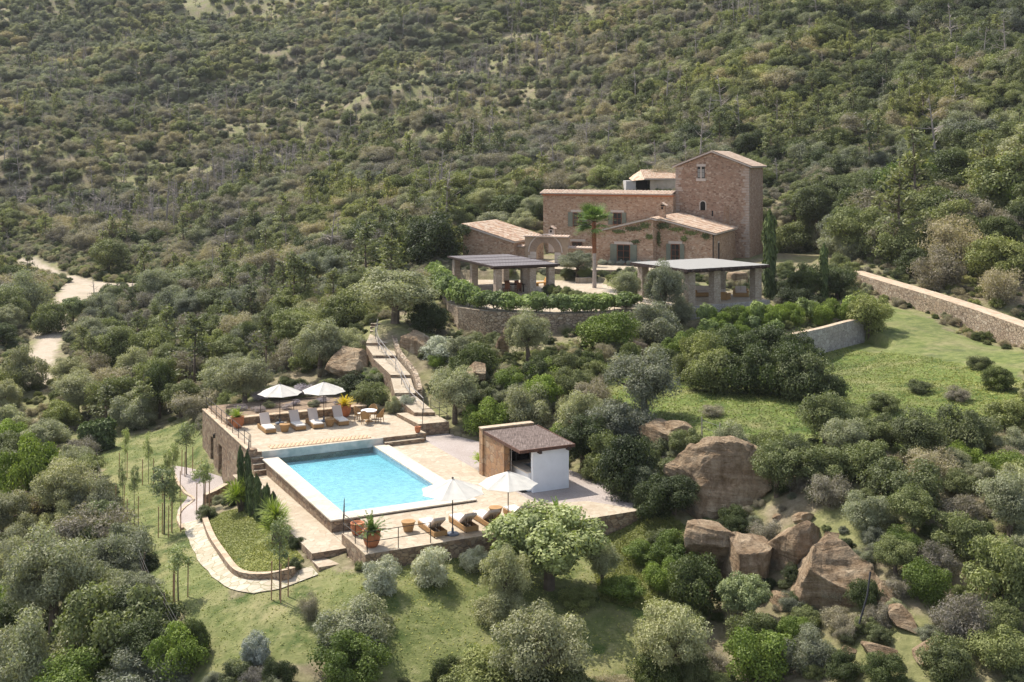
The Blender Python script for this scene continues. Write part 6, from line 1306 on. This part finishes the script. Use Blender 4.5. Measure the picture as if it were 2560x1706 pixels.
# low undergrowth between the near bushes
x, y = cand(46000, 42, 250, .6); z = terr(x, y); Q_ = YH+(H-z)/y*F; keep = np.ones(len(x), bool)
for pl in NOGO: keep &= ~inpoly(x, y, pl)
for ln in ROAD: keep &= seglen(x, y, ln) > 2.0
keep &= ~inpoly(x, y, MEAD[1]); st0 = np.array([P6[0][0][:2], P6[3][1][:2], P6[7][1][:2]]); keep &= seglen(x, y, [tuple(a) for a in st0]) > 1.6
n1 = fbm(x/5, y/5, 3, 61)+.5; keep &= rs.rand(len(x)) < np.clip(.35+1.6*(n1-.3), .1, 1)
x, y, z = x[keep], y[keep], z[keep]; kk = [KI['mid'], KI['olive'], KI['scrub'], KI['scrub'], KI['dark']]
idx = [rs.choice(kk[rs.randint(5)]) for _ in x]; scatter('undergrowth', np.stack([x, y, z-.1], 1), .28+.5*rs.rand(len(x))**2+np.clip((y-100)/200, 0, .5), idx, rs.rand(len(x))*6.28)
# grass
def grassin(polys, n, name, h):
    C = []
    for pl in polys:
        a = np.array(pl); x0, y0 = a.min(0); x1, y1 = a.max(0); area = (x1-x0)*(y1-y0); x = x0+rs.rand(n)*(x1-x0); y = y0+rs.rand(n)*(y1-y0); k = inpoly(x, y, pl) & ~inpoly(x, y, FOOT) & (fbm(x/1.2, y/1.2, 3, 71)+.5+.3*rs.rand(n) > .45)
        x, y = x[k], y[k]; C.append(np.stack([x, y, terr(x, y)+.02], 1))
    C = np.concatenate(C); n = len(C); N = unit(rs.normal(size=(n, 3))*.55+np.array([0, 0, 1.])); T = unit(rs.normal(size=(n, 3))+np.array([0, 0, .4])); T = unit(T-N*(T*N).sum(1)[:, None])
    o = meshobj(name, quads(name, C, N, T, .02+.015*rs.rand(n), h*(.4+.9*rs.rand(n)), [L['grass']])); o['kind'] = 'stuff'
pi_ = [hit(*q)[:2] for q in ((505, 1300), (560, 1400), (600, 1440), (700, 1438), (780, 1412), (740, 1360), (620, 1270))]
grassin(LAWN, 60000, 'lawn_grass', .05); grassin(MEAD, 60000, 'meadow_grass', .12)
# ---------------------------------------------------------------- labels that single out each planted thing
ORD = 'nearest second third fourth fifth sixth seventh eighth ninth tenth eleventh twelfth thirteenth fourteenth fifteenth sixteenth seventeenth eighteenth nineteenth twentieth'.split()
LM = [(640, 905, 'the left upper parasol'), (860, 960, 'the dining table'), (950, 900, 'the foot of the stairway'), (945, 800, 'the top of the stairway'), (860, 900, 'the layered rock face'), (200, 700, 'the fork in the dirt road'), (90, 950, 'the lower dirt road'),
      (245, 1130, 'the cypress screen'), (300, 1400, 'the left wire fence'), (60, 1200, 'the left picture edge'), (120, 1600, 'the lower left corner'), (1300, 1060, 'the pool cabin'), (1300, 830, 'the curved hedge terrace'), (1250, 900, 'the narrow rock'), (1550, 960, 'the grey-brown olive'),
      (1650, 1110, 'the purplish outcrop'), (1800, 1230, 'the largest boulder'), (1970, 1370, 'the flat-topped block'), (2060, 1480, 'the dark boulder'), (2270, 1620, 'the low pale rock'), (2300, 1000, 'the meadow'), (2450, 1200, 'the right picture edge'), (2450, 1600, 'the lower right corner'), (1620, 1500, 'the dark silvery olive'),
      (1860, 690, 'the lounge pergola'), (2030, 650, 'the start of the dry-stone wall'), (2400, 760, 'the lower dry-stone wall'), (2350, 550, 'the upper right slope'), (1160, 570, 'the tiled outbuilding'), (1300, 480, 'the main house block'), (980, 620, 'the big dark tree'), (600, 850, 'the valley floor'), (420, 760, 'the road bend')]
ADJ = {'mastic_shrub': 'dark green shrub', 'evergreen_shrub': 'mid green shrub', 'leafy_shrub': 'bright leafy shrub', 'wild_olive_bush': 'grey wild olive bush', 'dry_shrub': 'brownish dry shrub', 'silver_shrub': 'silvery shrub', 'tree': 'small round tree', 'young_pine': 'young feathery pine'}
def proj(o): x, y, z = o.location; return 1280+x/y*F, YH+(H-z)/y*F
sets = {}
for o in list(COL.objects):
    if o.parent is not None or not o.get('group'): continue
    base = o.name.split('.')[0]
    if not o.get('auto'): continue
    p, q = proj(o); l = min(LM, key=lambda m: (m[0]-p)**2+(m[1]-q)**2); dx, dy = p-l[0], q-l[1]; a = math.degrees(math.atan2(-dy, dx)) % 360
    dr = ['right of', 'above and right of', 'above', 'above and left of', 'left of', 'below and left of', 'below', 'below and right of'][int((a+22.5)//45) % 8]
    sets.setdefault((ADJ.get(base, base), dr, l[2]), []).append((math.hypot(dx, dy), o))
for (ad, dr, lm), os_ in sets.items():
    os_.sort(key=lambda t_: t_[0])
    for i, (_, o) in enumerate(os_):
        o['label'] = ('%s %s %s' % (ad, dr, lm)) if len(os_) == 1 else ('%s %s %s %s' % (ORD[min(i, 19)], ad, dr, lm))
rows = {}
for o in list(COL.objects):
    if o.parent is None and o.get('row'): rows.setdefault(o['row'], []).append(o)
RO = 'leftmost second third fourth fifth sixth seventh eighth ninth tenth eleventh twelfth thirteenth fourteenth fifteenth sixteenth seventeenth eighteenth nineteenth twentieth twenty-first twenty-second twenty-third twenty-fourth twenty-fifth twenty-sixth twenty-seventh twenty-eighth twenty-ninth thirtieth thirty-first thirty-second thirty-third thirty-fourth thirty-fifth'.split()
for k, os_ in rows.items():
    os_.sort(key=lambda o: proj(o)[0])
    for i, o in enumerate(os_):
        o['label'] = '%s %s' % (RO[i], k) if i == 0 else ('%s from left, %s' % (RO[i], k) if i < len(os_)-1 else 'rightmost %s' % k)
        del o['row']
for o in COL.objects:
    if o.get('auto'): del o['auto']
# ---------------------------------------------------------------- thin summer haze over the valley
hz = MB().box((0, 480, 70), (1600, 1020, 300)); o = hz.build('haze', [], None, (0, 480, 70)); mt = bpy.data.materials.new('haze'); mt.use_nodes = True; n_ = mt.node_tree.nodes; n_.clear()
ou = n_.new('ShaderNodeOutputMaterial'); pv = n_.new('ShaderNodeVolumePrincipled'); pv.inputs['Color'].default_value = (.86, .88, .92, 1); pv.inputs['Density'].default_value = .00011; mt.node_tree.links.new(pv.outputs[0], ou.inputs['Volume']); o.data.materials.append(mt); o['kind'] = 'stuff'
